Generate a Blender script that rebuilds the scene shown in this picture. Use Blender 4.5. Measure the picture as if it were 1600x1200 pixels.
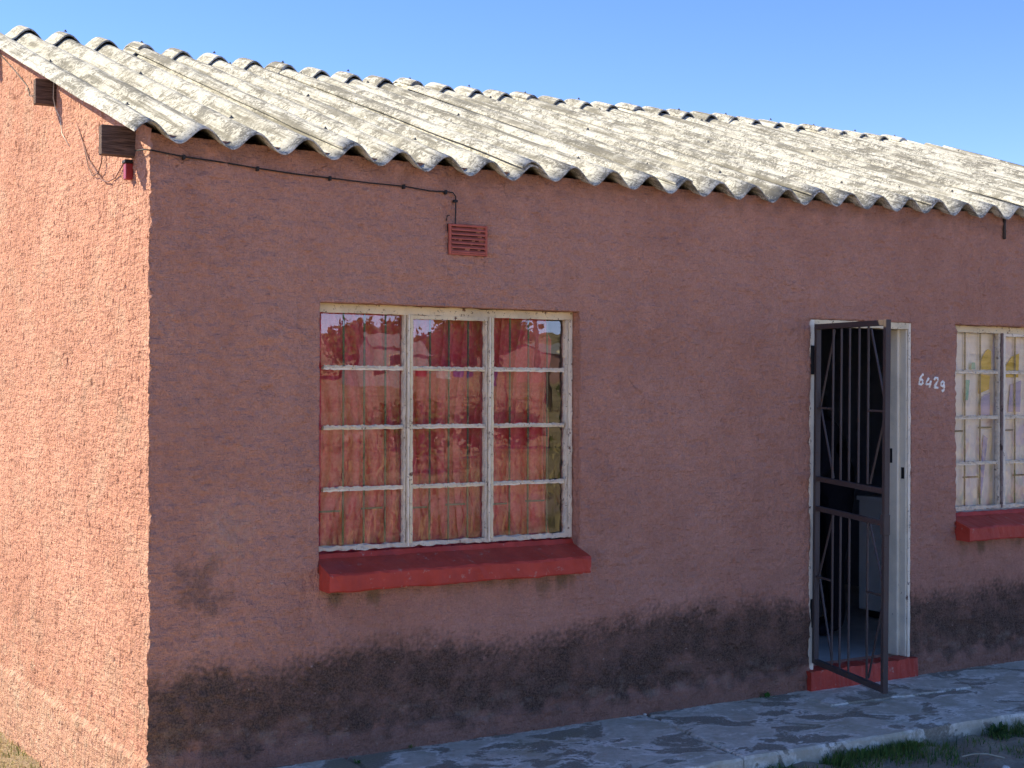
import bpy, bmesh, math, random
import numpy as np
from mathutils import Vector, Matrix

for o in list(bpy.data.objects):
    bpy.data.objects.remove(o, do_unlink=True)
scene = bpy.context.scene
COL = scene.collection
random.seed(7)
RNG = np.random.default_rng(11)

# ------------------------------------------------------------------ camera
cd = bpy.data.cameras.new('camera'); cam = bpy.data.objects.new('camera', cd); COL.objects.link(cam)
yaw, pitch, roll = 0.560367, 0.002708, 0.003717
fw = Vector((math.sin(yaw)*math.cos(pitch), math.cos(yaw)*math.cos(pitch), math.sin(pitch)))
rt = Vector((math.cos(yaw), -math.sin(yaw), 0)); up = rt.cross(fw)
c_, s_ = math.cos(roll), math.sin(roll)
R_, U_ = c_*rt + s_*up, -s_*rt + c_*up
M = Matrix((R_, U_, -fw)).transposed().to_4x4(); M.translation = Vector((-2.11936, -6.4, 1.76706))
cam.matrix_world = M
cd.sensor_width = 36; cd.lens = 2298.9/1600*36; cd.clip_start = .05; cd.clip_end = 3000
scene.camera = cam
scene.render.resolution_x, scene.render.resolution_y = 1024, 768

# ------------------------------------------------------------------ sky, sun, exposure
SUN = Vector((-.94, .98, 1.05)).normalized()
w = bpy.data.worlds.new('World'); scene.world = w; w.use_nodes = True
nt = w.node_tree; bg = nt.nodes['Background']
sky = nt.nodes.new('ShaderNodeTexSky'); sky.sky_type = 'NISHITA'; sky.sun_disc = False
sky.sun_elevation = math.asin(SUN.z); sky.sun_rotation = math.atan2(SUN.x, SUN.y)
sky.altitude = 1400; sky.air_density = .55; sky.dust_density = 0.0; sky.ozone_density = 1.0
hs = nt.nodes.new('ShaderNodeHueSaturation'); hs.inputs['Saturation'].default_value = 1.25
nt.links.new(sky.outputs[0], hs.inputs['Color']); wb = nt.nodes.new('ShaderNodeMix'); wb.data_type = 'RGBA'; wb.blend_type = 'MULTIPLY'; wb.inputs[0].default_value = 1; wb.inputs[7].default_value = (.78, .57, .60, 1)
nt.links.new(hs.outputs[0], wb.inputs[6]); nt.links.new(wb.outputs[2], bg.inputs[0]); bg.inputs[1].default_value = .115
sl = bpy.data.lights.new('sun', 'SUN'); sl.energy = 2.0; sl.angle = math.radians(.53); sl.color = (1, .90, .66)
so = bpy.data.objects.new('sun', sl); COL.objects.link(so); so.location = (-20, 14, 22)
so.rotation_euler = (-SUN).to_track_quat('-Z', 'Y').to_euler()
vs = scene.view_settings; vs.view_transform = 'Standard'; vs.look = 'None'; vs.gamma = 1; vs.use_curve_mapping = False
vs.exposure = 2.36
scene.render.engine = 'CYCLES'

# ------------------------------------------------------------------ helpers
def hashu(i): return (math.sin(i*127.1+311.7)*43758.5453) % 1.0

class Field:
    """periodic band-limited random field, unit variance"""
    def __init__(s, seed, wl, ax=1.0, ay=1.0, N=256, octaves=1):
        rng = np.random.default_rng(seed); s.N = N; s.cell = wl/5.0; s.ax, s.ay = ax, ay
        k = np.fft.fftfreq(N)*5.0
        kx, ky = np.meshgrid(k, k, indexing='ij'); r = np.hypot(kx, ky)
        tot = np.zeros((N, N))
        for o in range(octaves):
            f0 = 2.0**o
            env = np.exp(-((r-f0)/(.55*f0))**2); env[0, 0] = 0
            a = np.real(np.fft.ifft2(np.fft.fft2(rng.standard_normal((N, N)))*env)); a /= a.std()
            tot += a*.5**o
        s.t = tot/tot.std()
    def __call__(s, x, y):
        x = np.asarray(x, float)/s.cell/s.ax; y = np.asarray(y, float)/s.cell/s.ay
        i = np.floor(x).astype(int); j = np.floor(y).astype(int); fx = x-i; fy = y-j
        fx = fx*fx*(3-2*fx); fy = fy*fy*(3-2*fy)
        i0 = i % s.N; i1 = (i+1) % s.N; j0 = j % s.N; j1 = (j+1) % s.N; t = s.t
        return (t[i0, j0]*(1-fx)+t[i1, j0]*fx)*(1-fy)+(t[i0, j1]*(1-fx)+t[i1, j1]*fx)*fy

def link(o, parent=None):
    COL.objects.link(o)
    if parent is not None: o.parent = parent
    return o
def mesh_obj(name, verts, faces, mat=None, parent=None, smooth=False):
    me = bpy.data.meshes.new(name); me.from_pydata([tuple(v) for v in verts], [], [tuple(f) for f in faces]); me.update()
    if mat: me.materials.append(mat)
    if smooth: me.polygons.foreach_set('use_smooth', [True]*len(me.polygons))
    return link(bpy.data.objects.new(name, me), parent)
def np_mesh(name, V, F, mat=None, parent=None, smooth=True):
    V = np.asarray(V, np.float32); F = np.asarray(F, np.int32)
    me = bpy.data.meshes.new(name); n, k = F.shape
    me.vertices.add(len(V)); me.vertices.foreach_set('co', V.ravel())
    me.loops.add(n*k); me.loops.foreach_set('vertex_index', F.ravel())
    me.polygons.add(n); me.polygons.foreach_set('loop_start', np.arange(0, n*k, k, dtype=np.int32))
    me.polygons.foreach_set('use_smooth', np.full(n, smooth))
    me.update(calc_edges=True); me.validate()
    if mat: me.materials.append(mat)
    return link(bpy.data.objects.new(name, me), parent)
def bm_obj(name, bm, mat=None, parent=None, smooth=False):
    bmesh.ops.recalc_face_normals(bm, faces=bm.faces)
    me = bpy.data.meshes.new(name); bm.to_mesh(me); bm.free()
    if mat: me.materials.append(mat)
    if smooth: me.polygons.foreach_set('use_smooth', [True]*len(me.polygons))
    return link(bpy.data.objects.new(name, me), parent)
def add_box(bm, x, y, z, bevel=0.0):
    r = bmesh.ops.create_cube(bm, size=1)
    for v in r['verts']:
        v.co = Vector((x[0]+(v.co.x+.5)*(x[1]-x[0]), y[0]+(v.co.y+.5)*(y[1]-y[0]), z[0]+(v.co.z+.5)*(z[1]-z[0])))
    if bevel:
        es = list({e for v in r['verts'] for e in v.link_edges})
        bmesh.ops.bevel(bm, geom=es, offset=bevel, segments=1, affect='EDGES')
def box(name, x, y, z, mat, parent=None, bevel=0.0):
    bm = bmesh.new(); add_box(bm, x, y, z, bevel); return bm_obj(name, bm, mat, parent)
def add_tube(bm, pts, r, n=6, flat=None, cap=True):
    pts = [Vector(p) for p in pts]; rings = []
    for i, p in enumerate(pts):
        d = (pts[min(i+1, len(pts)-1)]-pts[max(i-1, 0)]).normalized()
        a = d.orthogonal() if abs(d.z) > .99 else d.cross(Vector((0, 0, 1)))
        if a.length < 1e-6: a = d.orthogonal()
        a.normalize(); b = a.cross(d).normalized()
        rr = r[i] if isinstance(r, (list, tuple)) else r
        ring = []
        for k in range(n):
            t = 2*math.pi*(k+.5)/n; q = a*math.cos(t)*rr+b*math.sin(t)*rr
            if flat is not None: q.y *= flat
            ring.append(bm.verts.new(p+q))
        rings.append(ring)
    for i in range(len(rings)-1):
        for k in range(n):
            bm.faces.new((rings[i][k], rings[i][(k+1) % n], rings[i+1][(k+1) % n], rings[i+1][k]))
    if cap: bm.faces.new(rings[0]); bm.faces.new(rings[-1][::-1])
def tube(name, pts, r, mat, parent=None, n=6, smooth=True, flat=None):
    bm = bmesh.new(); add_tube(bm, pts, r, n, flat); return bm_obj(name, bm, mat, parent, smooth)
def beam(name, p0, p1, wid, dep, mat, parent=None, side=None, bevel=0.002):
    """square bar between two points; side = width direction"""
    p0, p1 = Vector(p0), Vector(p1); d = (p1-p0).normalized()
    sd = Vector(side) if side is not None else d.orthogonal()
    sd = (sd-d*sd.dot(d)).normalized(); t = d.cross(sd)
    bm = bmesh.new(); vs_ = []
    for p in (p0, p1):
        for a, b in ((-1, -1), (1, -1), (1, 1), (-1, 1)):
            vs_.append(bm.verts.new(p+sd*a*wid/2+t*b*dep/2))
    for f in ((3, 2, 1, 0), (4, 5, 6, 7), (0, 1, 5, 4), (1, 2, 6, 5), (2, 3, 7, 6), (3, 0, 4, 7)):
        bm.faces.new([vs_[i] for i in f])
    if bevel: bmesh.ops.bevel(bm, geom=list(bm.edges), offset=bevel, segments=1, affect='EDGES')
    return bm_obj(name, bm, mat, parent)
def rough_bar(name, p0, p1, wid, dep, mat, parent, seed, amp=.002, n=26, side=(0, 0, 1)):
    """weathered bar: many cross-sections, each a little different"""
    rng = random.Random(seed)
    p0, p1 = Vector(p0), Vector(p1); d = (p1-p0).normalized(); sd = Vector(side); sd = (sd-d*sd.dot(d)).normalized(); t = d.cross(sd)
    V = []; F = []
    sec = [(-.5, .5), (-.5, -.3), (-.3, -.5), (.3, -.5), (.5, -.3), (.5, .5)]
    for i in range(n+1):
        p = p0.lerp(p1, i/n)
        for a, b in sec:
            V.append(p+sd*(a*wid+rng.gauss(0, amp))+t*(b*dep+rng.gauss(0, amp*.7)))
    m = len(sec)
    for i in range(n):
        for k in range(m):
            F.append((i*m+k, i*m+(k+1) % m, (i+1)*m+(k+1) % m, (i+1)*m+k))
    F.append(tuple(range(m))[::-1]); F.append(tuple(n*m+k for k in range(m)))
    return mesh_obj(name, V, F, mat, parent, smooth=False)
def empty(name, loc=(0, 0, 0), parent=None):
    o = bpy.data.objects.new(name, None); o.location = loc; o.empty_display_size = .2; return link(o, parent)
def tag(o, label=None, cat=None, group=None, kind=None):
    for k, v in (('label', label), ('category', cat), ('group', group), ('kind', kind)):
        if v: o[k] = v
    return o

# ------------------------------------------------------------------ materials
class Mat:
    def __init__(s, name, rough=.8, spec=.3):
        s.m = bpy.data.materials.new(name); s.m.use_nodes = True; s.t = s.m.node_tree
        s.b = s.t.nodes['Principled BSDF']; s.b.inputs['Roughness'].default_value = rough
        s.b.inputs['Specular IOR Level'].default_value = spec
        s.tc = s.t.nodes.new('ShaderNodeTexCoord'); s.geo = s.t.nodes.new('ShaderNodeNewGeometry')
    def L(s, a, b): s.t.links.new(a, b)
    def set(s, sock, v):
        if isinstance(v, bpy.types.NodeSocket): s.L(v, sock)
        elif isinstance(v, (tuple, list)) and len(v) == 3 and sock.type == 'RGBA': sock.default_value = (*v, 1)
        else: sock.default_value = v
    def coords(s, scale=(1, 1, 1), rot=(0, 0, 0), space='pos', off=(0, 0, 0)):
        mp = s.t.nodes.new('ShaderNodeMapping'); mp.inputs['Scale'].default_value = scale; mp.inputs['Rotation'].default_value = rot
        mp.inputs['Location'].default_value = off
        s.L(s.geo.outputs['Position'] if space == 'pos' else s.tc.outputs['Object'], mp.inputs[0]); return mp.outputs[0]
    def noise(s, scale, detail=4, rough=.55, vec=None, dist=0.0):
        n = s.t.nodes.new('ShaderNodeTexNoise'); n.inputs['Scale'].default_value = scale; n.inputs['Detail'].default_value = detail
        n.inputs['Roughness'].default_value = rough; n.inputs['Distortion'].default_value = dist
        s.L(vec if vec is not None else s.geo.outputs['Position'], n.inputs['Vector']); return n.outputs['Fac']
    def voro(s, scale, vec=None, feature='F1'):
        n = s.t.nodes.new('ShaderNodeTexVoronoi'); n.inputs['Scale'].default_value = scale; n.feature = feature
        s.L(vec if vec is not None else s.geo.outputs['Position'], n.inputs['Vector']); return n.outputs['Distance']
    def ramp(s, fac, lo, hi, a=0.0, b=1.0):
        n = s.t.nodes.new('ShaderNodeMapRange'); n.inputs[1].default_value = lo; n.inputs[2].default_value = hi
        n.inputs[3].default_value = a; n.inputs[4].default_value = b; n.interpolation_type = 'SMOOTHSTEP'; s.L(fac, n.inputs[0]); return n.outputs[0]
    def math(s, op, a, b=0.0):
        n = s.t.nodes.new('ShaderNodeMath'); n.operation = op; s.set(n.inputs[0], a); s.set(n.inputs[1], b); return n.outputs[0]
    def mix(s, fac, a, b, mode='MIX'):
        n = s.t.nodes.new('ShaderNodeMix'); n.data_type = 'RGBA'; n.blend_type = mode
        s.set(n.inputs[0], fac); s.set(n.inputs[6], a); s.set(n.inputs[7], b); return n.outputs[2]
    def attr(s, name):
        n = s.t.nodes.new('ShaderNodeAttribute'); n.attribute_name = name
        sp = s.t.nodes.new('ShaderNodeSeparateColor'); s.L(n.outputs['Color'], sp.inputs[0]); return sp.outputs
    def color(s, c): s.set(s.b.inputs['Base Color'], c)
    def bump(s, h, dist=.01, strength=1.0):
        n = s.t.nodes.new('ShaderNodeBump'); n.inputs['Distance'].default_value = dist; n.inputs['Strength'].default_value = strength
        s.L(h, n.inputs['Height']); s.L(n.outputs[0], s.b.inputs['Normal'])

def simple(name, col, rough=.7, var=.15, scale=12.0, spec=.3, bump=0.0, metal=0.0):
    m = Mat(name, rough, spec); n = m.noise(scale, 5, .6)
    lo = tuple(c*(1-var) for c in col); hi = tuple(min(1, c*(1+var)) for c in col)
    m.color(m.mix(m.ramp(n, .3, .7), lo, hi)); m.b.inputs['Metallic'].default_value = metal
    if bump: m.bump(m.noise(scale*6, 4), bump)
    return m.m

def wall_material():
    m = Mat('terracotta_plaster', .92, .15)
    n1 = m.noise(1.1, 7, .68); n2 = m.noise(7, 6, .68); n3 = m.noise(70, 3, .6)
    base = m.mix(m.ramp(n1, .32, .68), (.58, .285, .20), (.71, .37, .265))
    base = m.mix(m.ramp(n2, .45, .75, 0, .55), base, (.80, .395, .275))
    base = m.mix(m.ramp(n3, .52, .8, 0, .5), base, (.79, .43, .265))
    grain = m.ramp(m.noise(95, 4, .75), .34, .66); base = m.mix(m.math('MULTIPLY', m.math('SUBTRACT', 1.0, grain), .34), base, (.38, .165, .105))
    grain2 = m.ramp(m.noise(34, 4, .7, m.coords((.55, 1, 1))), .50, .72); base = m.mix(m.math('MULTIPLY', grain2, .25), base, (.48, .195, .13))
    dv = m.t.nodes.new('ShaderNodeVectorMath'); dv.operation = 'ADD'; nz = m.t.nodes.new('ShaderNodeTexNoise'); nz.inputs['Scale'].default_value = 6; nz.inputs['Detail'].default_value = 4
    m.L(m.geo.outputs['Position'], nz.inputs['Vector']); sc = m.t.nodes.new('ShaderNodeVectorMath'); sc.operation = 'SCALE'; sc.inputs['Scale'].default_value = .22; m.L(nz.outputs['Color'], sc.inputs[0])
    m.L(m.geo.outputs['Position'], dv.inputs[0]); m.L(sc.outputs[0], dv.inputs[1])
    crack = m.math('MULTIPLY', m.ramp(m.voro(5.5, dv.outputs[0], 'DISTANCE_TO_EDGE'), .016, .004), m.ramp(m.noise(3.1, 3, .6), .64, .74)); base = m.mix(m.math('MULTIPLY', crack, .30), base, (.19, .085, .07))
    st = m.attr('stain')
    mould = m.mix(m.ramp(m.noise(110, 4, .75), .34, .68), (.075, .048, .036), (.24, .145, .10))
    base = m.mix(st[0], base, mould)
    base = m.mix(st[1], base, m.mix(m.ramp(m.noise(40, 3), .35, .65), (.52, .37, .26), (.68, .52, .38)))
    base = m.mix(st[2], base, (.22, .155, .07))
    # chips of bare pale plaster
    chip = m.ramp(m.noise(38, 2, .5), .745, .77); base = m.mix(m.math('MULTIPLY', chip, .6), base, (.6, .47, .38))
    m.color(base)
    vs_ = m.coords((1, 1, .55))
    h = m.math('ADD', m.math('MULTIPLY', m.noise(42, 3, .6, vs_), 1.0), m.math('MULTIPLY', m.noise(120, 3, .6), .45))
    h = m.math('ADD', h, m.math('MULTIPLY', m.noise(26, 4, .65, m.coords((.28, .28, 1.5))), .9))
    h = m.math('SUBTRACT', h, m.math('MULTIPLY', crack, .4))
    m.bump(h, .034, 1.0)
    return m.m
def roof_material():
    m = Mat('weathered_white_cement_sheet', .85, .2)
    lv = m.coords((1, .10, .10)); n1 = m.noise(11, 6, .7, lv); n2 = m.noise(3.4, 6, .68, None, 1.2); n3 = m.noise(38, 5, .75, None, 2.2)
    sw = m.noise(14, 3, .6, None, 3.5)
    k = m.math('ADD', m.math('MULTIPLY', n1, .40), m.math('MULTIPLY', n2, .60))
    k = m.math('ADD', k, m.math('MULTIPLY', m.math('SUBTRACT', n3, .5), .55)); k = m.math('ADD', k, m.math('MULTIPLY', m.math('SUBTRACT', sw, .5), .45))
    c = m.mix(m.ramp(k, .46, .58), (.62, .59, .51), (.20, .188, .16))
    c = m.mix(m.ramp(n3, .50, .66, 0, .75), c, (.17, .158, .13))
    c = m.mix(m.ramp(m.noise(2.2, 3), .5, .75, 0, .5), c, (.56, .52, .41))
    stv = m.coords((1, .030, .030)); s1 = m.noise(22, 6, .72, stv); s2 = m.noise(2.6, 5, .65)
    sk = m.math('MULTIPLY', m.ramp(s1, .50, .60), m.ramp(s2, .34, .55)); c = m.mix(m.math('MULTIPLY', sk, .92), c, (.19, .175, .14))
    s3 = m.noise(46, 5, .7, m.coords((1, .12, .12))); c = m.mix(m.ramp(s3, .52, .68, 0, .5), c, (.30, .28, .23))
    m.color(c); m.bump(m.math('ADD', m.noise(90, 4, .7), m.math('MULTIPLY', sk, -.6)), .006, .9); return m.m
def paint_material(name, col, rust, amount, rough=.55, dirt=(.25, .21, .15)):
    m = Mat(name, rough, .35)
    a = m.noise(16, 6, .7); b = m.noise(60, 4, .6); d = m.noise(5, 4, .6)
    c = m.mix(m.ramp(d, .4, .75, 0, .45), col, dirt)
    c = m.mix(m.ramp(a, amount, amount+.05), c, rust); c = m.mix(m.ramp(b, amount+.02, amount+.06, 0, .8), c, tuple(x*.5 for x in rust))
    m.color(c); m.bump(m.noise(110, 3), .002, .7); return m.m
def putty_material():
    m = Mat('cracked_putty', .9, .15)
    n = m.noise(34, 6, .72); c = m.mix(m.ramp(m.noise(9, 5, .65), .35, .7), (.78, .66, .47), (.58, .50, .38)); c = m.mix(m.ramp(n, .60, .64, 0, .85), c, (.16, .12, .085))
    c = m.mix(m.ramp(m.noise(14, 4, .7), .55, .68, 0, .55), c, (.36, .27, .17))
    m.color(c); m.bump(m.noise(75, 5, .7), .006, 1); return m.m
def concrete_material():
    m = Mat('worn_concrete', .85, .2)
    base = m.mix(m.ramp(m.noise(3.5, 7, .7), .32, .68), (.48, .42, .31), (.70, .62, .48))
    base = m.mix(m.ramp(m.noise(26, 6, .75), .38, .72, 0, .6), base, (.42, .34, .21))
    k = m.math('ADD', m.math('MULTIPLY', m.noise(3.0, 7, .62, m.coords((1, 1.3, 1)), .5), .85), m.math('MULTIPLY', m.noise(40, 4, .7), .15))
    worn = m.ramp(k, .515, .56); rim = m.math('MULTIPLY', m.ramp(k, .455, .515), m.math('SUBTRACT', 1.0, worn))
    base = m.mix(m.math('MULTIPLY', rim, m.ramp(m.noise(5, 4), .4, .6, .15, .95)), base, (.88, .80, .66))
    base = m.mix(m.math('MULTIPLY', worn, .9), base, m.mix(m.ramp(m.noise(85, 4, .75), .35, .7), (.25, .21, .15), (.46, .39, .29)))
    base = m.mix(m.ramp(m.noise(1.6, 5, .65), .52, .7, 0, .5), base, (.38, .32, .18))
    m.color(base)
    h = m.math('ADD', m.math('MULTIPLY', worn, -.5), m.math('MULTIPLY', m.noise(95, 5, .7), m.math('ADD', .35, m.math('MULTIPLY', worn, .7))))
    m.bump(h, .014, 1); return m.m
def ground_material():
    m = Mat('dry_grass_soil', .95, .1)
    soil = m.mix(m.ramp(m.noise(3, 6, .7), .3, .7), (.36, .275, .19), (.48, .37, .26))
    soil = m.mix(m.ramp(m.noise(45, 4, .7), .45, .7, 0, .6), soil, (.22, .165, .115))
    dry = m.mix(m.ramp(m.noise(1.1, 6, .75), .35, .7), (.40, .31, .17), (.56, .44, .25))
    dry = m.mix(m.ramp(m.noise(.22, 6, .75), .48, .60, 0, .9), dry, (.17, .14, .06)); dry = m.mix(m.ramp(m.noise(.06, 4, .6, m.coords((1, 2.5, 1))), .52, .60, 0, .6), dry, (.60, .42, .24))
    sp = m.t.nodes.new('ShaderNodeSeparateXYZ'); m.L(m.geo.outputs['Position'], sp.inputs[0])
    far = m.ramp(sp.outputs[1], -2.2, -5.5)
    c = m.mix(m.math('MULTIPLY', far, m.ramp(m.noise(.5, 5, .7), .30, .48)), soil, dry)
    # dirt track crossing the field
    tr = m.math('ABSOLUTE', m.math('ADD', m.math('ADD', sp.outputs[1], 13.5), m.math('MULTIPLY', m.noise(.12, 2), 3.0)))
    c = m.mix(m.ramp(tr, 1.6, 1.0), c, (.46, .34, .25))
    c = m.mix(m.ramp(m.noise(7, 6, .75), .45, .75, 0, .4), c, (.18, .14, .075))
    m.color(c); m.bump(m.math('ADD', m.noise(25, 6, .75), m.noise(6, 3)), .03, 1); return m.m
def glass_material():
    m = Mat('window_glass', .0)
    m.t.nodes.remove(m.b); out = m.t.nodes['Material Output']
    tr = m.t.nodes.new('ShaderNodeBsdfTransparent'); tr.inputs[0].default_value = (.97, .98, .975, 1)
    gl = m.t.nodes.new('ShaderNodeBsdfGlossy'); gl.inputs['Roughness'].default_value = .0; gl.inputs[0].default_value = (1, 1, 1, 1)
    bp = m.t.nodes.new('ShaderNodeBump'); bp.inputs['Distance'].default_value = .004; bp.inputs['Strength'].default_value = .05
    m.L(m.noise(5.5, 2), bp.inputs['Height']); m.L(bp.outputs[0], gl.inputs['Normal'])
    fr = m.t.nodes.new('ShaderNodeFresnel'); fr.inputs[0].default_value = 1.5
    f = m.math('MULTIPLY', fr.outputs[0], 2.4)
    mx = m.t.nodes.new('ShaderNodeMixShader'); m.L(f, mx.inputs[0]); m.L(tr.outputs[0], mx.inputs[1]); m.L(gl.outputs[0], mx.inputs[2])
    df = m.t.nodes.new('ShaderNodeBsdfDiffuse'); df.inputs[0].default_value = (.45, .42, .38, 1)
    dirt = m.math('MULTIPLY', m.ramp(m.noise(26, 5, .7), .45, .8), .05)
    mx2 = m.t.nodes.new('ShaderNodeMixShader'); m.L(dirt, mx2.inputs[0]); m.L(mx.outputs[0], mx2.inputs[1]); m.L(df.outputs[0], mx2.inputs[2])
    m.L(mx2.outputs[0], out.inputs[0]); return m.m
def cloth_material(name, a, b, transl=.35, scale=60):
    m = Mat(name, .75, .2); m.color(m.mix(m.ramp(m.noise(scale, 3), .35, .65), a, b))
    out = m.t.nodes['Material Output']; tl = m.t.nodes.new('ShaderNodeBsdfTranslucent'); m.set(tl.inputs[0], b)
    mx = m.t.nodes.new('ShaderNodeMixShader'); mx.inputs[0].default_value = transl
    m.L(m.b.outputs[0], mx.inputs[1]); m.L(tl.outputs[0], mx.inputs[2]); m.L(mx.outputs[0], out.inputs[0]); return m.m
def wood_material():
    m = Mat('grey_timber', .85, .15)
    v = m.coords((1.5, 14, 26)); n = m.noise(6, 5, .65, v)
    m.color(m.mix(m.ramp(n, .3, .7), (.055, .035, .03), (.19, .125, .10))); m.bump(n, .006, 1); return m.m
def redpaint_material():
    m = Mat('red_oxide_paint', .55, .35)
    c = m.mix(m.ramp(m.noise(7, 5, .6), .35, .7), (.42, .042, .022), (.52, .060, .034)); c = m.mix(m.ramp(m.noise(22, 6, .75), .60, .66, 0, .75), c, (.46, .26, .20)); c = m.mix(m.ramp(m.noise(9, 5, .7, m.coords((1, 1, .25))), .48, .75, 0, .35), c, (.22, .035, .03))
    c = m.mix(m.ramp(m.noise(3, 3), .55, .75, 0, .5), c, (.30, .07, .065))
    m.color(c); m.bump(m.noise(32, 4), .006, .8); return m.m

MW = wall_material(); MROOF = roof_material(); MGLASS = glass_material(); MCONC = concrete_material(); MGROUND = ground_material()
MCREAM = paint_material('cream_gloss_paint', (.80, .66, .40), (.17, .08, .04), .60)
MWHITE = paint_material('white_gloss_paint', (.88, .76, .56), (.15, .08, .045), .61)
MJAMB = paint_material('pale_grey_green_paint', (.88, .79, .60), (.17, .10, .06), .68, .5, (.42, .40, .32))
MPUTTY = putty_material(); MWOOD = wood_material(); MRED = redpaint_material()
MBURG = simple('olive_burglar_bar', (.15, .155, .10), .6)
MBURG2 = simple('dark_burglar_bar', (.09, .085, .08), .6)
MDARKFR = paint_material('old_brown_window_paint', (.24, .17, .14), (.08, .05, .04), .58, .6, (.62, .56, .46))
MGATE = paint_material('maroon_grey_gate_paint', (.062, .047, .043), (.12, .05, .03), .62, .5, (.085, .072, .068))
MIRON = simple('black_iron', (.012, .012, .013), .6)
MVENT = simple('vent_terracotta_paint', (.46, .12, .08), .7, .12, 30, .2, .002)
MBLACK = simple('black_cable', (.02, .018, .018), .6)
MBOLT = simple('galvanised_bolt', (.10, .10, .095), .6)
MINT = simple('interior_wall_paint', (.30, .31, .34), .9, .1, 2)
MFLOOR = simple('polished_cement_floor', (.60, .58, .54), .35, .15, 3, .4)
MCAB = simple('white_laminate', (.92, .90, .86), .45, .04, 3, .4)

# ------------------------------------------------------------------ ground
def ground_h(x, y):
    x = np.asarray(x, float); y = np.asarray(y, float)
    sm = lambda a, b, v: (lambda t: t*t*(3-2*t))(np.clip((v-a)/(b-a), 0, 1))
    z = -.30+.22*sm(.2, 3.2, x)
    z = z*(1-sm(-3, -8, y))+(-.2)*sm(-3, -8, y)
    z = z+2.3*np.clip((-y-14)/100, 0, 1.0)+1.6*sm(-105, -170, y)+6*sm(-170, -700, y)+10*sm(60, 115, x)*sm(-118, -210, y)
    z = z+.35*sm(-34, -36, y+.1*x)
    return z
def build_ground():
    def lines(segs):
        out = []
        for a, b, s in segs: out += list(np.arange(a, b-1e-6, s))
        return np.array(out+[segs[-1][1]])
    xs = lines([(-600, -60, 90), (-60, -6, 3), (-6, -1, .25), (-1, 6, .05), (6, 30, .5), (30, 90, 4), (90, 690, 100)])
    ys = lines([(-800, -200, 60), (-200, -60, 4), (-60, -30, 1), (-30, -6, .35), (-6, -2.4, .15), (-2.4, -.6, .04), (-.6, 3.4, .08), (3.4, 8, .5), (8, 48, 5), (48, 648, 100)])
    X, Y = np.meshgrid(xs, ys, indexing='ij')
    Z = ground_h(X, Y); f1 = Field(3, .35, octaves=3); f2 = Field(4, 3.0, octaves=2)
    near = np.clip(1.2-np.hypot(X-3, Y+1)/60, 0, 1)
    Z = Z+near*(f1(X, Y)*.010+f2(X, Y)*.03*np.clip((-Y-2)/4, 0, 1))
    nx, ny = len(xs), len(ys); I = np.arange(nx*ny).reshape(nx, ny)
    F = np.stack([I[:-1, :-1], I[1:, :-1], I[1:, 1:], I[:-1, 1:]], -1).reshape(-1, 4)
    o = np_mesh('ground', np.stack([X, Y, Z], -1).reshape(-1, 3), F, MGROUND); tag(o, kind='structure')
build_ground()

# ------------------------------------------------------------------ path of concrete slabs
path = box('path', (-.35, 7.6), (-1.0, .02), (-.40, -.10), MCONC); tag(path, kind='structure')
def slab(poly, seed, zt=0.0):
    """poly: list of (x,y) anticlockwise; top gently uneven, edges chipped"""
    rng = random.Random(seed); pts = []
    for i, (a, b) in enumerate(zip(poly, poly[1:]+poly[:1])):
        n = max(2, int(math.dist(a, b)/.07))
        for k in range(n):
            t = k/n; j = .006 if 0 < k else 0
            pts.append((a[0]+(b[0]-a[0])*t+rng.gauss(0, j), a[1]+(b[1]-a[1])*t+rng.gauss(0, j)))
    bm = bmesh.new()
    top = [bm.verts.new((x, y, zt+rng.gauss(0, .0012))) for x, y in pts]
    cx = sum(p[0] for p in pts)/len(pts); cy = sum(p[1] for p in pts)/len(pts)
    mid = []
    for x, y in pts:
        d = Vector((x-cx, y-cy)).normalized(); mid.append(bm.verts.new((x+d.x*.012, y+d.y*.012, zt-.014+rng.gauss(0, .003))))
    bot = [bm.verts.new((v.co.x, v.co.y, -.35)) for v in mid]
    n = len(pts)
    bm.faces.new(top)
    for i in range(n):
        j = (i+1) % n
        bm.faces.new((mid[i], mid[j], top[j], top[i])); bm.faces.new((bot[i], bot[j], mid[j], mid[i]))
    return bm_obj('slab', bm, MCONC, path)
g = .014
slab([(-.33, -1.02), (.90-g, -1.02), (.955-g, -.005), (-.33, -.005)], 1, -.001)
slab([(.90+g, -1.02), (2.575-g, -1.015), (2.66-g, -.5), (2.755-g, -.005), (.955+g, -.005)], 2, 0)
slab([(2.575+g, -1.012), (3.735-g*.6, -1.03), (3.76-g*.6, -.005), (2.755+g, -.005), (2.66+g, -.5)], 3, .002)
slab([(3.765+g*.4, -.385), (4.84, -.445), (4.93, -.25), (4.80, -.005), (3.765+g*.4, -.005)], 4, .004)
slab([(3.735+g, -1.035), (5.2, -1.075), (7.6, -1.10), (7.6, -.005), (4.83, -.005), (4.955, -.255), (4.86, -.468), (3.75+g, -.408)], 5, -.002)

# ------------------------------------------------------------------ house: plastered walls
house = empty('house'); tag(house, 'terracotta plastered house with corrugated white roof and open security gate', 'house')
TT = .335
def sag(x):
    x = np.asarray(x, float); return np.clip(-.032*(1-((x-2.55)/2.75)**2), -.032, .022)
def roofz(x, y): return 2.885+TT*np.asarray(y, float)+sag(x)

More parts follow.
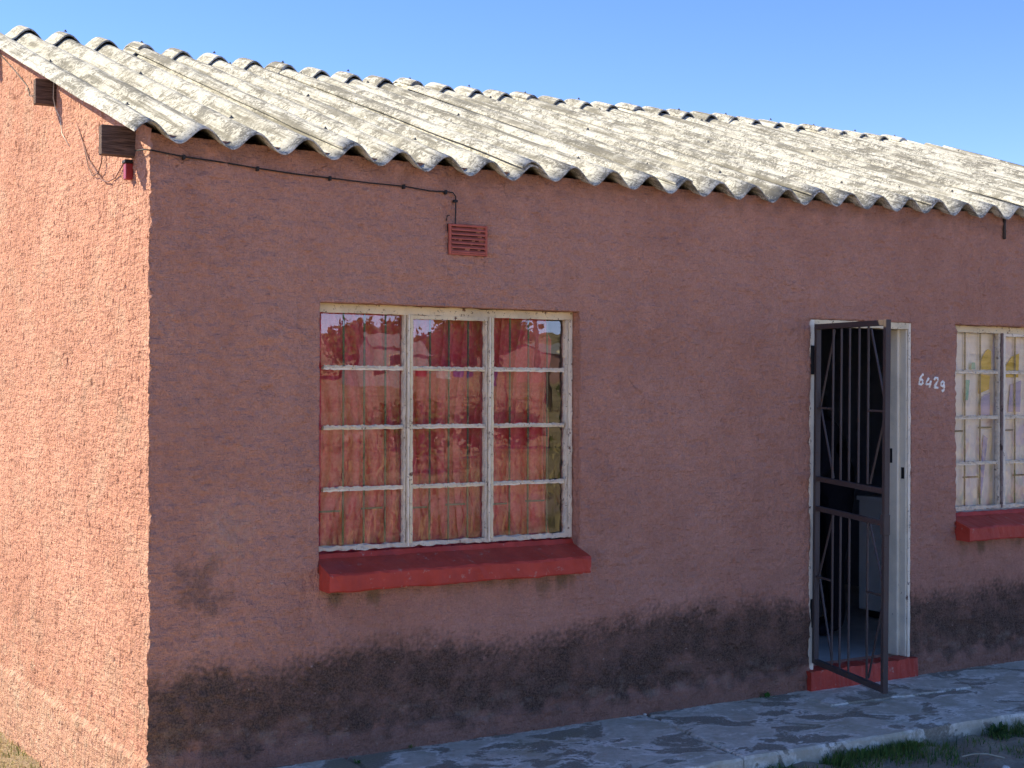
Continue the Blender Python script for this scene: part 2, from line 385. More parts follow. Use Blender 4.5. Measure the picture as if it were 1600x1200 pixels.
W1 = (.815, 2.314, .880, 2.172); DR = (3.956, 4.802, .115, 2.178); W2 = (5.205, 6.705, .880, 2.180)
OPEN = [W1, DR, W2]
fa = Field(21, .050, 1, 1.2, N=512, octaves=3); fb = Field(22, .42, octaves=2); fc = Field(23, .10, 1.6, .9, N=512, octaves=2)
ga = Field(31, .045, .8, 1.9, N=512, octaves=3); gb = Field(32, .40, octaves=2); gc = Field(33, .02, .9, 1.6, N=512)
def smst(a, b, v): t = np.clip((v-a)/(b-a), 0, 1); return t*t*(3-2*t)
def front_disp(x, z):
    d = np.maximum(.0085+.0034*fa(x, z)+.0020*fc(x, z)+.0035*fb(x, z), .0005)
    d = d+.016*smst(.122, .095, z+.010*fb(x*1.3+4, z*0)+.003*fa(x, z))
    return d
def gable_disp(y, z):
    pit = np.maximum(0, ga(y, z)-.55)
    d = .006+.0018*ga(y, z)-.011*pit+.0030*gb(y, z)+.0007*gc(y, z)
    return np.maximum(d, -.007)+.010+.018*smst(.10, .075, z+.004*ga(y, z))
def lines(segs, snaps=()):
    out = []
    for a, b, s in segs: out += list(np.linspace(a, b, max(2, int(round((b-a)/s))+1))[:-1])
    out = np.array(out+[segs[-1][1]])
    for q in snaps: out[np.argmin(abs(out-q))] = q
    return out
def skirt(V, F, axis, depth):
    """close the sheet's free borders back to the wall core"""
    E = np.concatenate([F[:, [0, 1]], F[:, [1, 2]], F[:, [2, 3]], F[:, [3, 0]]]); key = np.sort(E, 1)
    u, idx, cnt = np.unique(key, axis=0, return_index=True, return_counts=True); B = E[idx[cnt == 1]]
    n = len(V); vs_, inv = np.unique(B, return_inverse=True); inv = inv.reshape(B.shape)
    V2 = V[vs_].copy(); V2[:, axis] = depth
    F2 = np.stack([B[:, 1], B[:, 0], n+inv[:, 0], n+inv[:, 1]], 1)
    return np.concatenate([V, V2]), np.concatenate([F, F2])
stain_pts = np.array([(0, .468), (.15, .50), (.286, .515), (.40, .47), (.503, .454), (.663, .477), (.85, .50), (1.028, .534), (1.3, .53), (1.524, .51), (1.75, .47), (1.902, .457), (2.3, .489), (2.723, .54), (3.17, .562), (3.644, .545), (3.953, .481), (4.826, .49), (5.3, .50), (5.87, .523), (8.7, .5)])
def front_stain(x, z):
    n1 = Field(41, .16, octaves=3); n2 = Field(42, .035, N=512, octaves=2); n3 = Field(43, .6, octaves=2)
    zs = np.interp(x, stain_pts[:, 0], stain_pts[:, 1])
    e = zs-z+.015*n1(x, z)+.020*n2(x, z)+.02
    m = smst(-.06, .11, e)*np.clip(.92+.08*n3(x*1.2, z*1.5+2)+.07*n1(x*1.1+3, z)+.04*n2(x, z), .4, 1)
    m = m*(1-.42*smst(.15, .07, z+.03*n1(x, z)))
    m = np.maximum(m, .5*smst(.07, .02, np.abs(z-.20+.03*n3(x, z)))*smst(.2, 1.2, n1(x+7, z)))
    # separate mould blotch and soft dirty halo above the band
    bl = smst(.15, .02, np.hypot((x-.235)/1.15, (z-.845)/1.3)+.03*n1(x, z)+.02*n2(x, z)); m = np.maximum(m, .55*bl)
    m = np.maximum(m, .12*smst(.45, 0, z-zs)*(.5+.5*np.clip(n3(x, z), -1, 1)))
    # wall colour darkens upwards in a strip below the roof
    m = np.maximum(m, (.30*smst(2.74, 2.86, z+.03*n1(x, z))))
    p = smst(.3, 1.8, n1(x*.7+9, z*1.4)+.5*n2(x, z))*smst(.28, .16, z)*smst(.03, .12, z)*.22
    p = np.maximum(p, .35*smst(1.2, 2.2, n2(x+3, z))*smst(.5, 1.5, n3(x*1.7, z+5))*(z > .55))
    p = np.maximum(p, .22*smst(.13, .03, np.hypot((x-.36)/1.0, (z-1.10)/1.2)+.06*n2(x, z)))
    dr = np.zeros_like(x)
    for (a, b, zt) in ((.83, 2.29, .80), (5.24, 6.74, .815)):
        inx = smst(a-.02, a+.02, x)*smst(b+.02, b-.02, x)
        dr = np.maximum(dr, inx*.55*smst(zt-.10, zt-.005, z+.035*n1(x*1.2, z*.3))*(z < zt+.03)*(.6+.4*np.clip(n1(x, z), -1, 1)))
    for xc in (.90, 1.10, 2.20, 5.45):
        dr = np.maximum(dr, .6*smst(.055, .02, np.abs(x-xc))*smst(.70, .76, z+.012*n2(x, z))*(z < .82)); m = np.maximum(m, .35*smst(.05, .015, np.abs(x-xc))*smst(.69, .75, z)*(z < .82))
    return np.clip(np.stack([m, p, dr, np.ones_like(m)], -1), 0, 1)
def gable_stain(y, z):
    n1 = Field(51, .16, octaves=3); n2 = Field(52, .04, N=512, octaves=2); n3 = Field(53, .50, octaves=3)
    m = .10*smst(.5, 1.6, n1(y, z))+.16*smst(.2, 1.7, n3(y+5, z))*smst(3.0, 1.6, z)
    p = .30*smst(.03, .004, np.abs(z-.085+.008*n1(y, z)))*(.6+.4*np.clip(n1(y*2, z), -1, 1))+.22*smst(.09, .02, z)+.30*smst(.7, .1, z)*smst(.4, 1.6, n1(y+3, z))+.20*smst(.1, 1.6, n3(y, z))
    p = np.maximum(p, .5*smst(2.6, 3.2, n2(y, z)))
    dr = .16*smst(.9, .1, z)*(.5+.5*np.clip(n1(y*1.3, z+2), -1, 1))
    return np.clip(np.stack([m, p, dr, np.ones_like(m)], -1), 0, 1)
def set_attr(o, arr):
    at = o.data.color_attributes.new('stain', 'FLOAT_COLOR', 'POINT'); n = len(o.data.vertices)
    full = np.zeros((n, 4), np.float32); full[:, 3] = 1; full[:len(arr)] = arr; at.data.foreach_set('color', full.ravel())

def build_front():
    xs = lines([(0, 6.0, .0095), (6.0, 8.6, .05)], [v for o in OPEN for v in o[:2] if v < 6]+[6.7]); xs[np.argmin(abs(xs-6.7))] = W2[1]
    zs = lines([(-.35, 0, .05), (0, 2.915, .0095)], [v for o in OPEN for v in o[2:]])
    # distinct opening heights may snap to the same line: keep them ordered
    zs = np.sort(zs)
    X, Z = np.meshgrid(xs, zs, indexing='ij'); D = front_disp(X, Z)
    dg = gable_disp(np.zeros_like(Z), Z)
    X2 = X+(.004-dg)*np.exp(-X/.03)
    Z2 = np.minimum(Z, roofz(X, 0)+.016)
    V = np.stack([X2, -D, Z2], -1).reshape(-1, 3)
    nx, nz = len(xs), len(zs); I = np.arange(nx*nz).reshape(nx, nz)
    F = np.stack([I[:-1, :-1], I[1:, :-1], I[1:, 1:], I[:-1, 1:]], -1)
    xc = (xs[:-1]+xs[1:])/2; zc = (zs[:-1]+zs[1:])/2; keep = np.ones((nx-1, nz-1), bool)
    for (a, b, c, d) in OPEN: keep &= ~((xc[:, None] > a) & (xc[:, None] < b) & (zc[None] > c) & (zc[None] < d))
    F = F[keep]
    S = front_stain(X, Z).reshape(-1, 4)
    V2, F2 = skirt(V, F, 1, .004)
    o = np_mesh('front_wall', V2, F2, MW, house)
    E_ = np.concatenate([S, np.repeat(S[:1], len(V2)-len(S), 0)*0+np.array([0, 0, 0, 1])]); set_attr(o, E_)
    return o
def build_gable():
    ys = lines([(0, 3.3, .0085), (3.3, 6.5, .06)]); zs = lines([(-.5, -.4, .05), (-.4, 3.99, .0085)])
    Y, Z = np.meshgrid(ys, zs, indexing='ij')
    top = np.where(Y < 3.25, roofz(0, Y), roofz(0, 6.5-Y))+.035
    D = gable_disp(Y, Z); df = front_disp(np.zeros_like(Z), Z)
    Y2 = Y-df*np.exp(-Y/.03)
    V = np.stack([.004-D, Y2, np.minimum(Z, top)], -1).reshape(-1, 3)
    ny, nz = len(ys), len(zs); I = np.arange(ny*nz).reshape(ny, nz)
    F = np.stack([I[:-1, :-1], I[:-1, 1:], I[1:, 1:], I[1:, :-1]], -1)
    keep = (zs[:-1][None, :] < np.maximum(top[:-1], top[1:])[:, :-1]); F = F[keep]
    o = np_mesh('gable_wall', V, F, MW, house); set_attr(o, gable_stain(Y, Z).reshape(-1, 4)); return o
build_front(); build_gable()

def wall_core(name, xl, zl, openings, y0, y1, mat):
    """solid masonry behind the plaster with real openings"""
    xl = sorted(set(xl)); zl = sorted(set(zl)); bm = bmesh.new(); cell = {}
    for i in range(len(xl)-1):
        for k in range(len(zl)-1):
            xc, zc = (xl[i]+xl[i+1])/2, (zl[k]+zl[k+1])/2
            cell[i, k] = not any(a < xc < b and c < zc < d for a, b, c, d in openings)
    def q(*p): bm.faces.new([bm.verts.new(v) for v in p])
    for (i, k), on in cell.items():
        if not on: continue
        a, b, c, d = xl[i], xl[i+1], zl[k], zl[k+1]
        q((a, y0, c), (b, y0, c), (b, y0, d), (a, y0, d)); q((a, y1, c), (a, y1, d), (b, y1, d), (b, y1, c))
        if not cell.get((i-1, k)): q((a, y0, c), (a, y0, d), (a, y1, d), (a, y1, c))
        if not cell.get((i+1, k)): q((b, y0, c), (b, y1, c), (b, y1, d), (b, y0, d))
        if not cell.get((i, k-1)): q((a, y0, c), (a, y1, c), (b, y1, c), (b, y0, c))
        if not cell.get((i, k+1)): q((a, y0, d), (b, y0, d), (b, y1, d), (a, y1, d))
    bmesh.ops.remove_doubles(bm, verts=bm.verts, dist=1e-5)
    return bm_obj(name, bm, mat, house)
xl = [.012, 8.6]+[v for o in OPEN for v in o[:2]]; zl = [-.35, 2.84]+[v for o in OPEN for v in o[2:]]
wall_core('front_masonry', xl, zl, OPEN, .004, .15, MW)
# gable masonry (inner leaf), rear and far walls, partitions, floor
def prism_x(name, prof, x0, x1, mat, parent):
    n = len(prof); V = [(x0, y, z) for y, z in prof]+[(x1, y, z) for y, z in prof]
    F = [tuple(range(n))[::-1], tuple(range(n, 2*n))]+[(i, (i+1) % n, n+(i+1) % n, n+i) for i in range(n)]
    return mesh_obj(name, V, F, mat, parent)
gp = [(.152, -.45), (6.35, -.45), (6.35, float(roofz(0, .15))-.0), (3.25, float(roofz(0, 3.25))-.02), (.152, float(roofz(0, .152))-.02)]
prism_x('gable_masonry', gp, .004, .15, MINT, house)
prism_x('far_gable_wall', [(.152, -.35), (6.35, -.35), (6.35, 2.9), (3.25, 3.95), (.152, 2.9)], 8.45, 8.6, MW, house)
box('rear_wall', (0, 8.6), (6.352, 6.5), (-.35, 2.88), MW, house)
box('partition_wall', (3.45, 3.56), (.152, 6.35), (.1, 2.87), MINT, house)
box('partition_wall', (7.0, 7.1), (.152, 6.35), (.1, 2.87), MINT, house)
box('partition_wall', (3.562, 6.998), (3.4, 3.5), (.1, 3.9), MINT, house)
box('floor', (.151, 8.449), (.151, 6.351), (-.35, .10), MFLOOR, house)
box('ceiling_board', (3.562, 6.998), (.153, 3.398), (2.70, 2.715), MINT, house)
box('ceiling_board', (.152, 3.448), (.153, 6.35), (2.70, 2.715), MINT, house)
box('ceiling_board', (7.102, 8.448), (.153, 6.35), (2.70, 2.715), MINT, house)

# ------------------------------------------------------------------ roof sheets, ridge caps, purlins, bolts
P = .2502; C0 = .2095
def corr(x): return 0.0410*(1+np.cos(2*np.pi*(np.asarray(x)-C0)/P))
YR = 3.25
fr1 = Field(61, .9, octaves=2)
def roof_sheet(k, x0, x1, back=False):
    rng = random.Random(100+k+50*back)
    nx = int((x1-x0)/.0125)+1; xs = np.linspace(x0, x1, nx)
    y0 = -.10+rng.uniform(-.012, .012); ys = np.concatenate([[y0], np.linspace(y0+.15, 3.19, 15)])
    X, Y = np.meshgrid(xs, ys, indexing='ij')
    ed = edges[k]+.012; lift = (.007*np.exp(-np.maximum(X-ed, 0)/.12)+.26*np.maximum(0, ed-X) if k > 0 else 0)+rng.uniform(0, .004)
    tilt = rng.uniform(-.004, .004)*(Y-1.5)
    Z = roofz(X, Y)+corr(X)+lift+tilt+.0022*fr1(X, Y)+.009
    Yw = (2*YR-Y) if back else Y
    V = np.stack([X, Yw, Z], -1).reshape(-1, 3); V2 = V.copy(); V2[:, 2] -= .0075
    # underside offset along the slope normal of the profile
    ny = len(ys); I = np.arange(nx*ny).reshape(nx, ny); n = nx*ny
    F = np.stack([I[:-1, :-1], I[1:, :-1], I[1:, 1:], I[:-1, 1:]], -1).reshape(-1, 4)
    FB = F[:, ::-1]+n
    B = [np.stack([I[:-1, 0], n+I[:-1, 0], n+I[1:, 0], I[1:, 0]], -1), np.stack([I[1:, -1], n+I[1:, -1], n+I[:-1, -1], I[:-1, -1]], -1),
         np.stack([I[0, 1:], n+I[0, 1:], n+I[0, :-1], I[0, :-1]], -1), np.stack([I[-1, :-1], n+I[-1, :-1], n+I[-1, 1:], I[-1, 1:]], -1)]
    FA = np.concatenate([F, FB]+B)
    if back: FA = FA[:, ::-1]
    o = np_mesh('roof_sheet', np.concatenate([V, V2]), FA, MROOF, house)
    o.data.polygons.foreach_set('use_smooth', np.concatenate([np.ones(2*len(F), bool), np.zeros(len(FA)-2*len(F), bool)]))
    return o
bolt_me = None
def bolt_mesh():
    bm = bmesh.new()
    for r0, r1, z0, z1 in ((.012, .009, 0, .006), (.005, .004, .006, .013)):
        bmesh.ops.create_cone(bm, cap_ends=True, segments=7, radius1=r0, radius2=r1, depth=z1-z0, matrix=Matrix.Translation((0, 0, (z0+z1)/2)))
    me = bpy.data.meshes.new('bolt'); bm.to_mesh(me); bm.free(); me.materials.append(MBOLT); return me
bolt_me = bolt_mesh()
edges = [-.04+i*1.0008 for i in range(9)]+[8.70]
for back in (False, True):
    for k in range(9):
        x0 = -.115 if k == 0 else edges[k]-.075
        sh = roof_sheet(k, x0, min(8.70, edges[k+1]+.03), back)
        rng = random.Random(300+k)
        for yb in (.24, 1.56, 2.82):
            for c in (0, 2):
                xb = C0-.25+P*(4*k+c)+rng.uniform(-.006, .006)
                if xb > 8.66: continue
                b = link(bpy.data.objects.new('bolt', bolt_me), sh); yy = yb+rng.uniform(-.02, .02)
                b.location = (xb, 2*YR-yy if back else yy, float(roofz(xb, yy)+corr(xb))+.013)
                b.rotation_euler = (math.atan(TT)*(-1 if back else 1)+rng.uniform(-.15, .15), rng.uniform(-.2, .2), 0)
def ridge_cap(k, x0, x1):
    rng = random.Random(500+k); nx = int((x1-x0)/.0125)+1; xs = np.linspace(x0, x1, nx); ts = np.array([-.25, -.235, -.16, -.09, -.045, -.02, 0, .02, .045, .09, .16, .235, .25])
    X, T = np.meshgrid(xs, ts, indexing='ij'); yo = rng.uniform(-.015, .015)
    h = np.sqrt(T**2+.03**2)-.03
    Z = roofz(X, YR)-TT*h+corr(X)*1.04+.018+.016*np.exp(-(X-x0)/.09)*(k > 0)+rng.uniform(0, .008)+.007*np.abs(T)/.25
    V = np.stack([X, YR+T+yo, Z], -1).reshape(-1, 3); V2 = V.copy(); V2[:, 2] -= .011
    ny = len(ts); I = np.arange(nx*ny).reshape(nx, ny); n = nx*ny
    F = np.stack([I[:-1, :-1], I[1:, :-1], I[1:, 1:], I[:-1, 1:]], -1).reshape(-1, 4)
    B = [np.stack([I[:-1, 0], n+I[:-1, 0], n+I[1:, 0], I[1:, 0]], -1), np.stack([I[1:, -1], n+I[1:, -1], n+I[:-1, -1], I[:-1, -1]], -1),
         np.stack([I[0, 1:], n+I[0, 1:], n+I[0, :-1], I[0, :-1]], -1), np.stack([I[-1, :-1], n+I[-1, :-1], n+I[-1, 1:], I[-1, 1:]], -1)]
    o = np_mesh('ridge_cap', np.concatenate([V, V2]), np.concatenate([F, F[:, ::-1]+n]+B), MROOF, house)
    for c in (0, 2):
        xb = C0-.25+P*(4*k+c)
        if xb < x1:
            for sgn in (-1, 1):
                b = link(bpy.data.objects.new('bolt', bolt_me), o); b.location = (xb, YR+sgn*.13, float(roofz(xb, YR))-TT*.11+0.082*1.04+.034); b.rotation_euler = (-sgn*.32, rng.uniform(-.2, .2), 0)
for k in range(8): ridge_cap(k, -.115 if k == 0 else edges[k]-.06, edges[k+1]+.02)
ridge_cap(8, edges[8]-.06, edges[8]+.10)
# purlins: boards on edge that pass through the gable
for i, (y, zt, xe) in enumerate(((.20, 2.950, -.166), (1.54, 3.400, -.122), (2.86, 3.84, -.10), (3.60, 3.84, -.10), (4.92, 3.40, -.12), (6.26, 2.95, -.15))):
    zb = zt-.135; a = math.radians(0)
    o = box('purlin', (xe, 8.72), (y, y+.05), (zb, zt), MWOOD, house, .003)
# thin strip of flashing tin and bent wire fixed to the second purlin
tube('tie_wire', [(-.03, 1.532, 3.385), (-.032, 1.530, 3.30), (-.028, 1.50, 3.24), (-.012, 1.47, 3.19), (-.012, 1.43, 3.10), (-.012, 1.30, 3.02)], .0028, MWHITE, house, 5)

# ------------------------------------------------------------------ wires, cable with clips, small red box, vent, pipe stub, number
fy = lambda x, z: -float(front_disp(np.array([x]), np.array([z]))[0])
cab = [(.0, 2.815), (.14, 2.80), (.30, 2.792), (.493, 2.777), (.68, 2.766), (.859, 2.761), (1.06, 2.754), (1.255, 2.752), (1.40, 2.740), (1.496, 2.743), (1.530, 2.741), (1.546, 2.722), (1.547, 2.66), (1.545, 2.585), (1.543, 2.572)]
cable = tube('cable', [(-.04, .12, 2.83), (-.035, -.0, 2.82)]+[(x, -.021+random.uniform(-.002, .001), z) for x, z in cab], .0034, MBLACK, house, 6)
for x, z, v in ((.14, 2.80, 0), (.493, 2.777, 0), (.859, 2.761, 0), (1.255, 2.752, 0), (1.490, 2.742, 0), (1.547, 2.700, 1)):
    (box('clip', (x-.006, x+.006), (-.028, -.004), (z-.012, z+.009), MBLACK, cable, .002) if not v else box('clip', (x-.012, x+.010), (-.028, -.004), (z-.006, z+.006), MBLACK, cable, .002))
gx = -.016
tube('wire', [(gx, 2.9, 3.82), (gx, 2.45, 3.62), (gx, 2.14, 3.47), (gx-.01, 2.05, 3.40), (gx-.02, 1.95, 3.38), (gx-.05, 1.72, 3.36), (gx-.05, 1.60, 3.35)], .003, MBLACK, house, 5)
tube('wire', [(gx, 1.15, 3.12), (gx, 1.05, 3.02), (gx, .93, 2.90), (gx-.004, .80, 2.83), (gx-.006, .68, 2.765), (gx-.006, .58, 2.745), (gx-.006, .47, 2.75), (gx-.004, .38, 2.79), (gx, .33, 2.82)], .0032, simple('brown_wire', (.20, .09, .07), .7), house, 5)
tube('wire', [(gx, 1.02, 2.99), (gx-.004, .92, 2.86), (gx-.008, .82, 2.80), (gx-.01, .73, 2.805), (gx-.012, .67, 2.85), (gx-.012, .655, 2.90)], .0026, simple('dark_wire', (.10, .05, .04), .7), house, 5)
rb = box('terminal_box', (-.045, -.010), (.232, .272), (2.715, 2.790), simple('red_plastic', (.33, .03, .03), .4, .1), house, .004)
box('box_cap', (-.050, -.008), (.228, .276), (2.790, 2.806), MBLACK, rb, .003)
vent = box('air_vent', (1.508, 1.732), (-.013, .0), (2.432, 2.586), simple('vent_dark', (.05, .02, .018), .9), house)
def vb(x0, x1, z0, z1): return box('frame_strip', (x0, x1), (-.026, -.0132), (z0, z1), MVENT, vent, .002)
vb(1.508, 1.522, 2.432, 2.586); vb(1.718, 1.732, 2.432, 2.586); vb(1.5225, 1.7175, 2.574, 2.586); vb(1.5225, 1.7175, 2.432, 2.442)
for i in range(6):
    z = 2.4425+i*.0220
    V = [(1.5225, -.0135, z+.014), (1.7175, -.0135, z+.014), (1.7175, -.027, z), (1.5225, -.027, z), (1.5225, -.0135, z+.0185), (1.7175, -.0135, z+.0185), (1.7175, -.027, z+.007), (1.5225, -.027, z+.007)]
    mesh_obj('slat', V, [(0, 1, 2, 3), (7, 6, 5, 4), (0, 3, 7, 4), (1, 5, 6, 2), (3, 2, 6, 7), (0, 4, 5, 1)], MVENT, vent)
tube('vent_hook', [(1.498, -.014, 2.60), (1.499, -.022, 2.625), (1.512, -.022, 2.626)], .003, MBLACK, house, 5)
tube('pipe_stub', [(5.656, -.012, 2.90), (5.656, -.014, 2.745)], .010, simple('dark_pipe', (.06, .05, .045), .7), house, 8)
def stroke_pts(pts, x0, z0, sx, sz):
    out = []
    for a, b in zip(pts, pts[1:]):
        for t in (0, .5): out.append((x0+(a[0]+(b[0]-a[0])*t)*sx, z0+(a[1]+(b[1]-a[1])*t)*sz))
    out.append((x0+pts[-1][0]*sx, z0+pts[-1][1]*sz)); return out
DIG = {'6': [[(.85, .93), (.55, 1), (.22, .72), (.08, .38), (.2, .08), (.6, 0), (.9, .2), (.82, .45), (.5, .52), (.15, .38)]],
       '4': [[(.50, 1.05), (.28, .68), (.0, .30), (.35, .27), (1, .30)], [(.80, .70), (.74, .3), (.72, -.12)]],
       '2': [[(.08, .78), (.3, 1), (.7, .97), (.85, .72), (.55, .4), (.2, .06), (.5, .08), (1, .04)]],
       '9': [[(.85, .8), (.5, 1), (.12, .82), (.15, .55), (.5, .48), (.85, .72), (.82, .35), (.75, .1), (.5, .0), (.3, .12)]]}
numb = empty('house_number', (0, 0, 0), house)
MNUM = simple('white_brush_paint', (.96, .90, .78), .7, .05, 60)
for ch, x0, z0, sx, sz in (('6', 4.872, 1.797, .036, .063), ('4', 4.930, 1.786, .046, .052), ('2', 4.999, 1.775, .044, .066), ('9', 5.066, 1.757, .042, .062)):
    bm = bmesh.new()
    for st in DIG[ch]:
        pp = stroke_pts(st, x0, z0, sx, sz)
        add_tube(bm, [(x, fy(x, z)-.0015, z) for x, z in pp], [.0080+.0016*math.sin(i*1.7) for i in range(len(pp))], 8, .35)
    bm_obj('digit', bm, MNUM, numb, True)

# ------------------------------------------------------------------ windows
def window(name, x0, cols, rows, ztop, zbot, y, matF, matM, matB, bars, seed, first_rough=True, tilt=0.0):
    """cols: list of (xa,xb) daylight openings of each light; rows: z of the horizontal glazing bars"""
    xa, xb = cols[0][0], cols[-1][1]
    w_ = empty(name, (0, 0, 0), house)
    rough_bar('head', (x0[0], y+.01, ztop-.021), (x0[1], y+.01, ztop-.021), .042, .045, MCREAM, w_, seed, .0015, 40)
    rough_bar('bottom_rail', (x0[0], y+.008, zbot+.012), (x0[1], y+.008, zbot+.012), .022, .04, MPUTTY, w_, seed+1, .003, 60)
    rough_bar('jamb', (x0[0]+.010, y+.01, zbot), (x0[0]+.010, y+.01, ztop-.042), .022, .045, matF, w_, seed+2, .0012, 40, (1, 0, 0))
    rough_bar('jamb', (x0[1]-.012, y+.01, zbot), (x0[1]-.012, y+.01, ztop-.042), .024, .055, MWHITE, w_, seed+3, .0012, 40, (1, 0, 0))
    rough_bar('sash_stile', (x0[1]-.034, y+.008, zbot+.02), (x0[1]-.034, y+.008, ztop-.042), .018, .036, MPUTTY, w_, seed+4, .002, 60, (1, 0, 0))
    for i in range(len(cols)-1):
        a, b = cols[i][1], cols[i+1][0]; m_ = (a+b)/2; hw = (b-a)/2
        rough_bar('sash_stile', (a+hw*.30, y+.006, zbot+.02), (a+hw*.30, y+.006, ztop-.042), hw*.55, .034, MPUTTY, w_, seed+10+i, .0016, 60, (1, 0, 0))
        rough_bar('mullion', (m_-hw*.10, y-.004, zbot+.004), (m_-hw*.10, y-.004, ztop-.040), hw*.40, .040, matM, w_, seed+20+i, .0010, 40, (1, 0, 0))
        rough_bar('sash_stile', (b-hw*.45, y-.002, zbot+.02), (b-hw*.45, y-.002, ztop-.042), hw*.85, .036, matF, w_, seed+30+i, .0012, 50, (1, 0, 0))
    zr = [zbot+.022]+list(rows)+[ztop-.044]
    for ci, (a, b) in enumerate(cols):
        if ci == 1: rough_bar('sash_head', (a-.02, y, ztop-.052), (b+.01, y, ztop-.052), .018, .034, matF, w_, seed+40, .0012, 20)
        for ri, z in enumerate(rows):
            rough_bar('glazing_bar', (a, y+.006, z), (b, y+.006, z), 0.015, .026, matF if (ri+ci) % 2 else MWHITE, w_, seed+50+ci*7+ri, .0012, 24)
            rough_bar('putty', (a, y-.004, z+.007), (b, y-.004, z+.006), .012, .012, MPUTTY, w_, seed+90+ci*7+ri, .0022, 40)
        for ri in range(len(zr)-1):
            r = random.Random(seed*3+ci*11+ri); zc0, zc1 = zr[ri]+.004, zr[ri+1]-.004
            ta = r.gauss(0, .003)+(tilt if ci == 1 else 0); tb = r.gauss(0, .002)
            V = []
            for (px, pz) in ((a-.004, zc0), (b+.004, zc0), (b+.004, zc1), (a-.004, zc1)):
                V.append((px, y+.014+(px-(a+b)/2)*ta+(pz-(zc0+zc1)/2)*tb, pz))
            mesh_obj('pane', V, [(0, 1, 2, 3)], MGLASS, w_)
    for (p0, p1, wd) in bars:
        beam('burglar_bar', p0, p1, wd, .006, matB, w_, (1, 0, 0) if abs(p0[0]-p1[0]) < 1e-6 else (0, 0, 1), .001)
    return w_
yb = .112
b1 = []
c1 = [(.868, 1.300), (1.352, 1.772), (1.822, 2.262)]
for ci, (a, b) in enumerate(c1):
    for f in (.27, .53, .80): b1.append(((a+(b-a)*f+.012, yb, .985), (a+(b-a)*f+.012, yb, 2.13), .010))
    b1.append(((a, yb+.004, 1.165), (a+(b-a)*.27, yb+.004, 1.165), .010)); b1.append(((a+(b-a)*.53, yb+.004, 1.172), (a+(b-a)*.80, yb+.004, 1.172), .010))
window('window', (.817, 2.312), c1, [1.272, 1.570, 1.860], 2.170, .977, .07, MCREAM, MWHITE, MBURG, b1, 1000, tilt=.012)
c2 = [(5.262, 5.690), (5.752, 6.172), (6.222, 6.652)]; b2 = []
for ci, (a, b) in enumerate(c2):
    for f in (.04, .36, .70): b2.append(((a+(b-a)*f+.012, yb, .985), (a+(b-a)*f+.012, yb, 2.14), .012))
    b2.append(((a, yb+.004, 1.50), (a+(b-a)*.36, yb+.004, 1.50), .010)); b2.append(((a+(b-a)*.7, yb+.004, 1.52), (b, yb+.004, 1.52), .010)); b2.append(((a+(b-a)*.36, yb+.004, 1.20), (a+(b-a)*.7, yb+.004, 1.20), .010))
window('window', (5.207, 6.703), c2, [1.290, 1.585, 1.880], 2.178, .992, .07, MWHITE, MDARKFR, MBURG2, b2, 2000, tilt=-.01)
def sill(x0, x1, seed, zt):
    rng = random.Random(seed); n = 46; V = []; F = []
    sec = [(.069, zt+.075), (.060, zt+.075), (.045, zt+.052), (-.115, zt-.002), (-.123, zt-.012), (-.122, zt-.082), (-.115, zt-.090), (.0, zt-.085), (.069, zt-.07)]
    m = len(sec)
    for i in range(n+1):
        t = i/n; x = x0+(x1-x0)*t; wv = .0022*math.sin(t*19+seed)+.001*math.sin(t*47)
        for k, (y, z) in enumerate(sec):
            V.append((x+rng.gauss(0, .001), y+rng.gauss(0, .0016)*(y < .04), z+rng.gauss(0, .0014)+(wv if 2 < k < 7 else 0)))
    for i in range(n):
        for k in range(m): F.append((i*m+k, i*m+(k+1) % m, (i+1)*m+(k+1) % m, (i+1)*m+k))
    F.append(tuple(range(m))[::-1]); F.append(tuple(n*m+k for k in range(m)))
    return mesh_obj('window_sill', V, F, MRED, house)
sill(.8165, 2.3125, 3, .893); sill(5.2065, 6.7035, 4, .905)

# ------------------------------------------------------------------ door frame, step, security gate
df = empty('door_frame', (0, 0, 0), house)
rough_bar('jamb', (3.9575+.020, .045, .117), (3.9575+.020, .045, 2.176), .040, .11, MJAMB, df, 71, .0008, 40, (1, 0, 0))
rough_bar('head', (3.958, .046, 2.1575), (4.80, .046, 2.1575), .038, .11, MCREAM, df, 72, .0008, 30)
rough_bar('face_strip', (4.789, -.004, .118), (4.789, -.004, 2.176), .022, .012, MWHITE, df, 73, .0012, 60, (1, 0, 0))
rough_bar('face_strip', (3.962, -.004, .118), (3.962, -.004, 2.176), .014, .012, MWHITE, df, 74, .0012, 60, (1, 0, 0))
box('jamb', (4.772, 4.800), (.003, .056), (.117, 2.138), MJAMB, df, .003)
box('door_stop', (4.756, 4.800), (.0565, .135), (.117, 2.138), MJAMB, df, .004)
box('strike_plate', (4.7695, 4.7718), (.016, .040), (1.215, 1.285), MIRON, df)
box('latch_hole', (4.7535, 4.7558), (.10, .13), (1.31, 1.40), MIRON, df)
st = rough_bar('door_step', (3.925, .02, .055), (4.815, .02, .055), .125, .16, MRED, house, 75, .0025, 40)
gate = empty('security_gate', (3.985, -.03, .008), house)
H = Vector((3.985, -.03)); dG = (Vector((3.7469, -.80))-H).normalized(); nG = Vector((dG.y, -dG.x, 0))
ang = math.atan2(dG.y, dG.x); gate.rotation_euler = (0, math.radians(.6), ang)
def gbar(name, s0, z0, s1, z1, wd, dp, yoff=0.0):
    return beam(name, (s0, yoff, z0), (s1, yoff, z1), wd, dp, MGATE, gate, (1, 0, 0) if abs(s0-s1) < 1e-6 else (0, 0, 1), .0015)
WG = .826
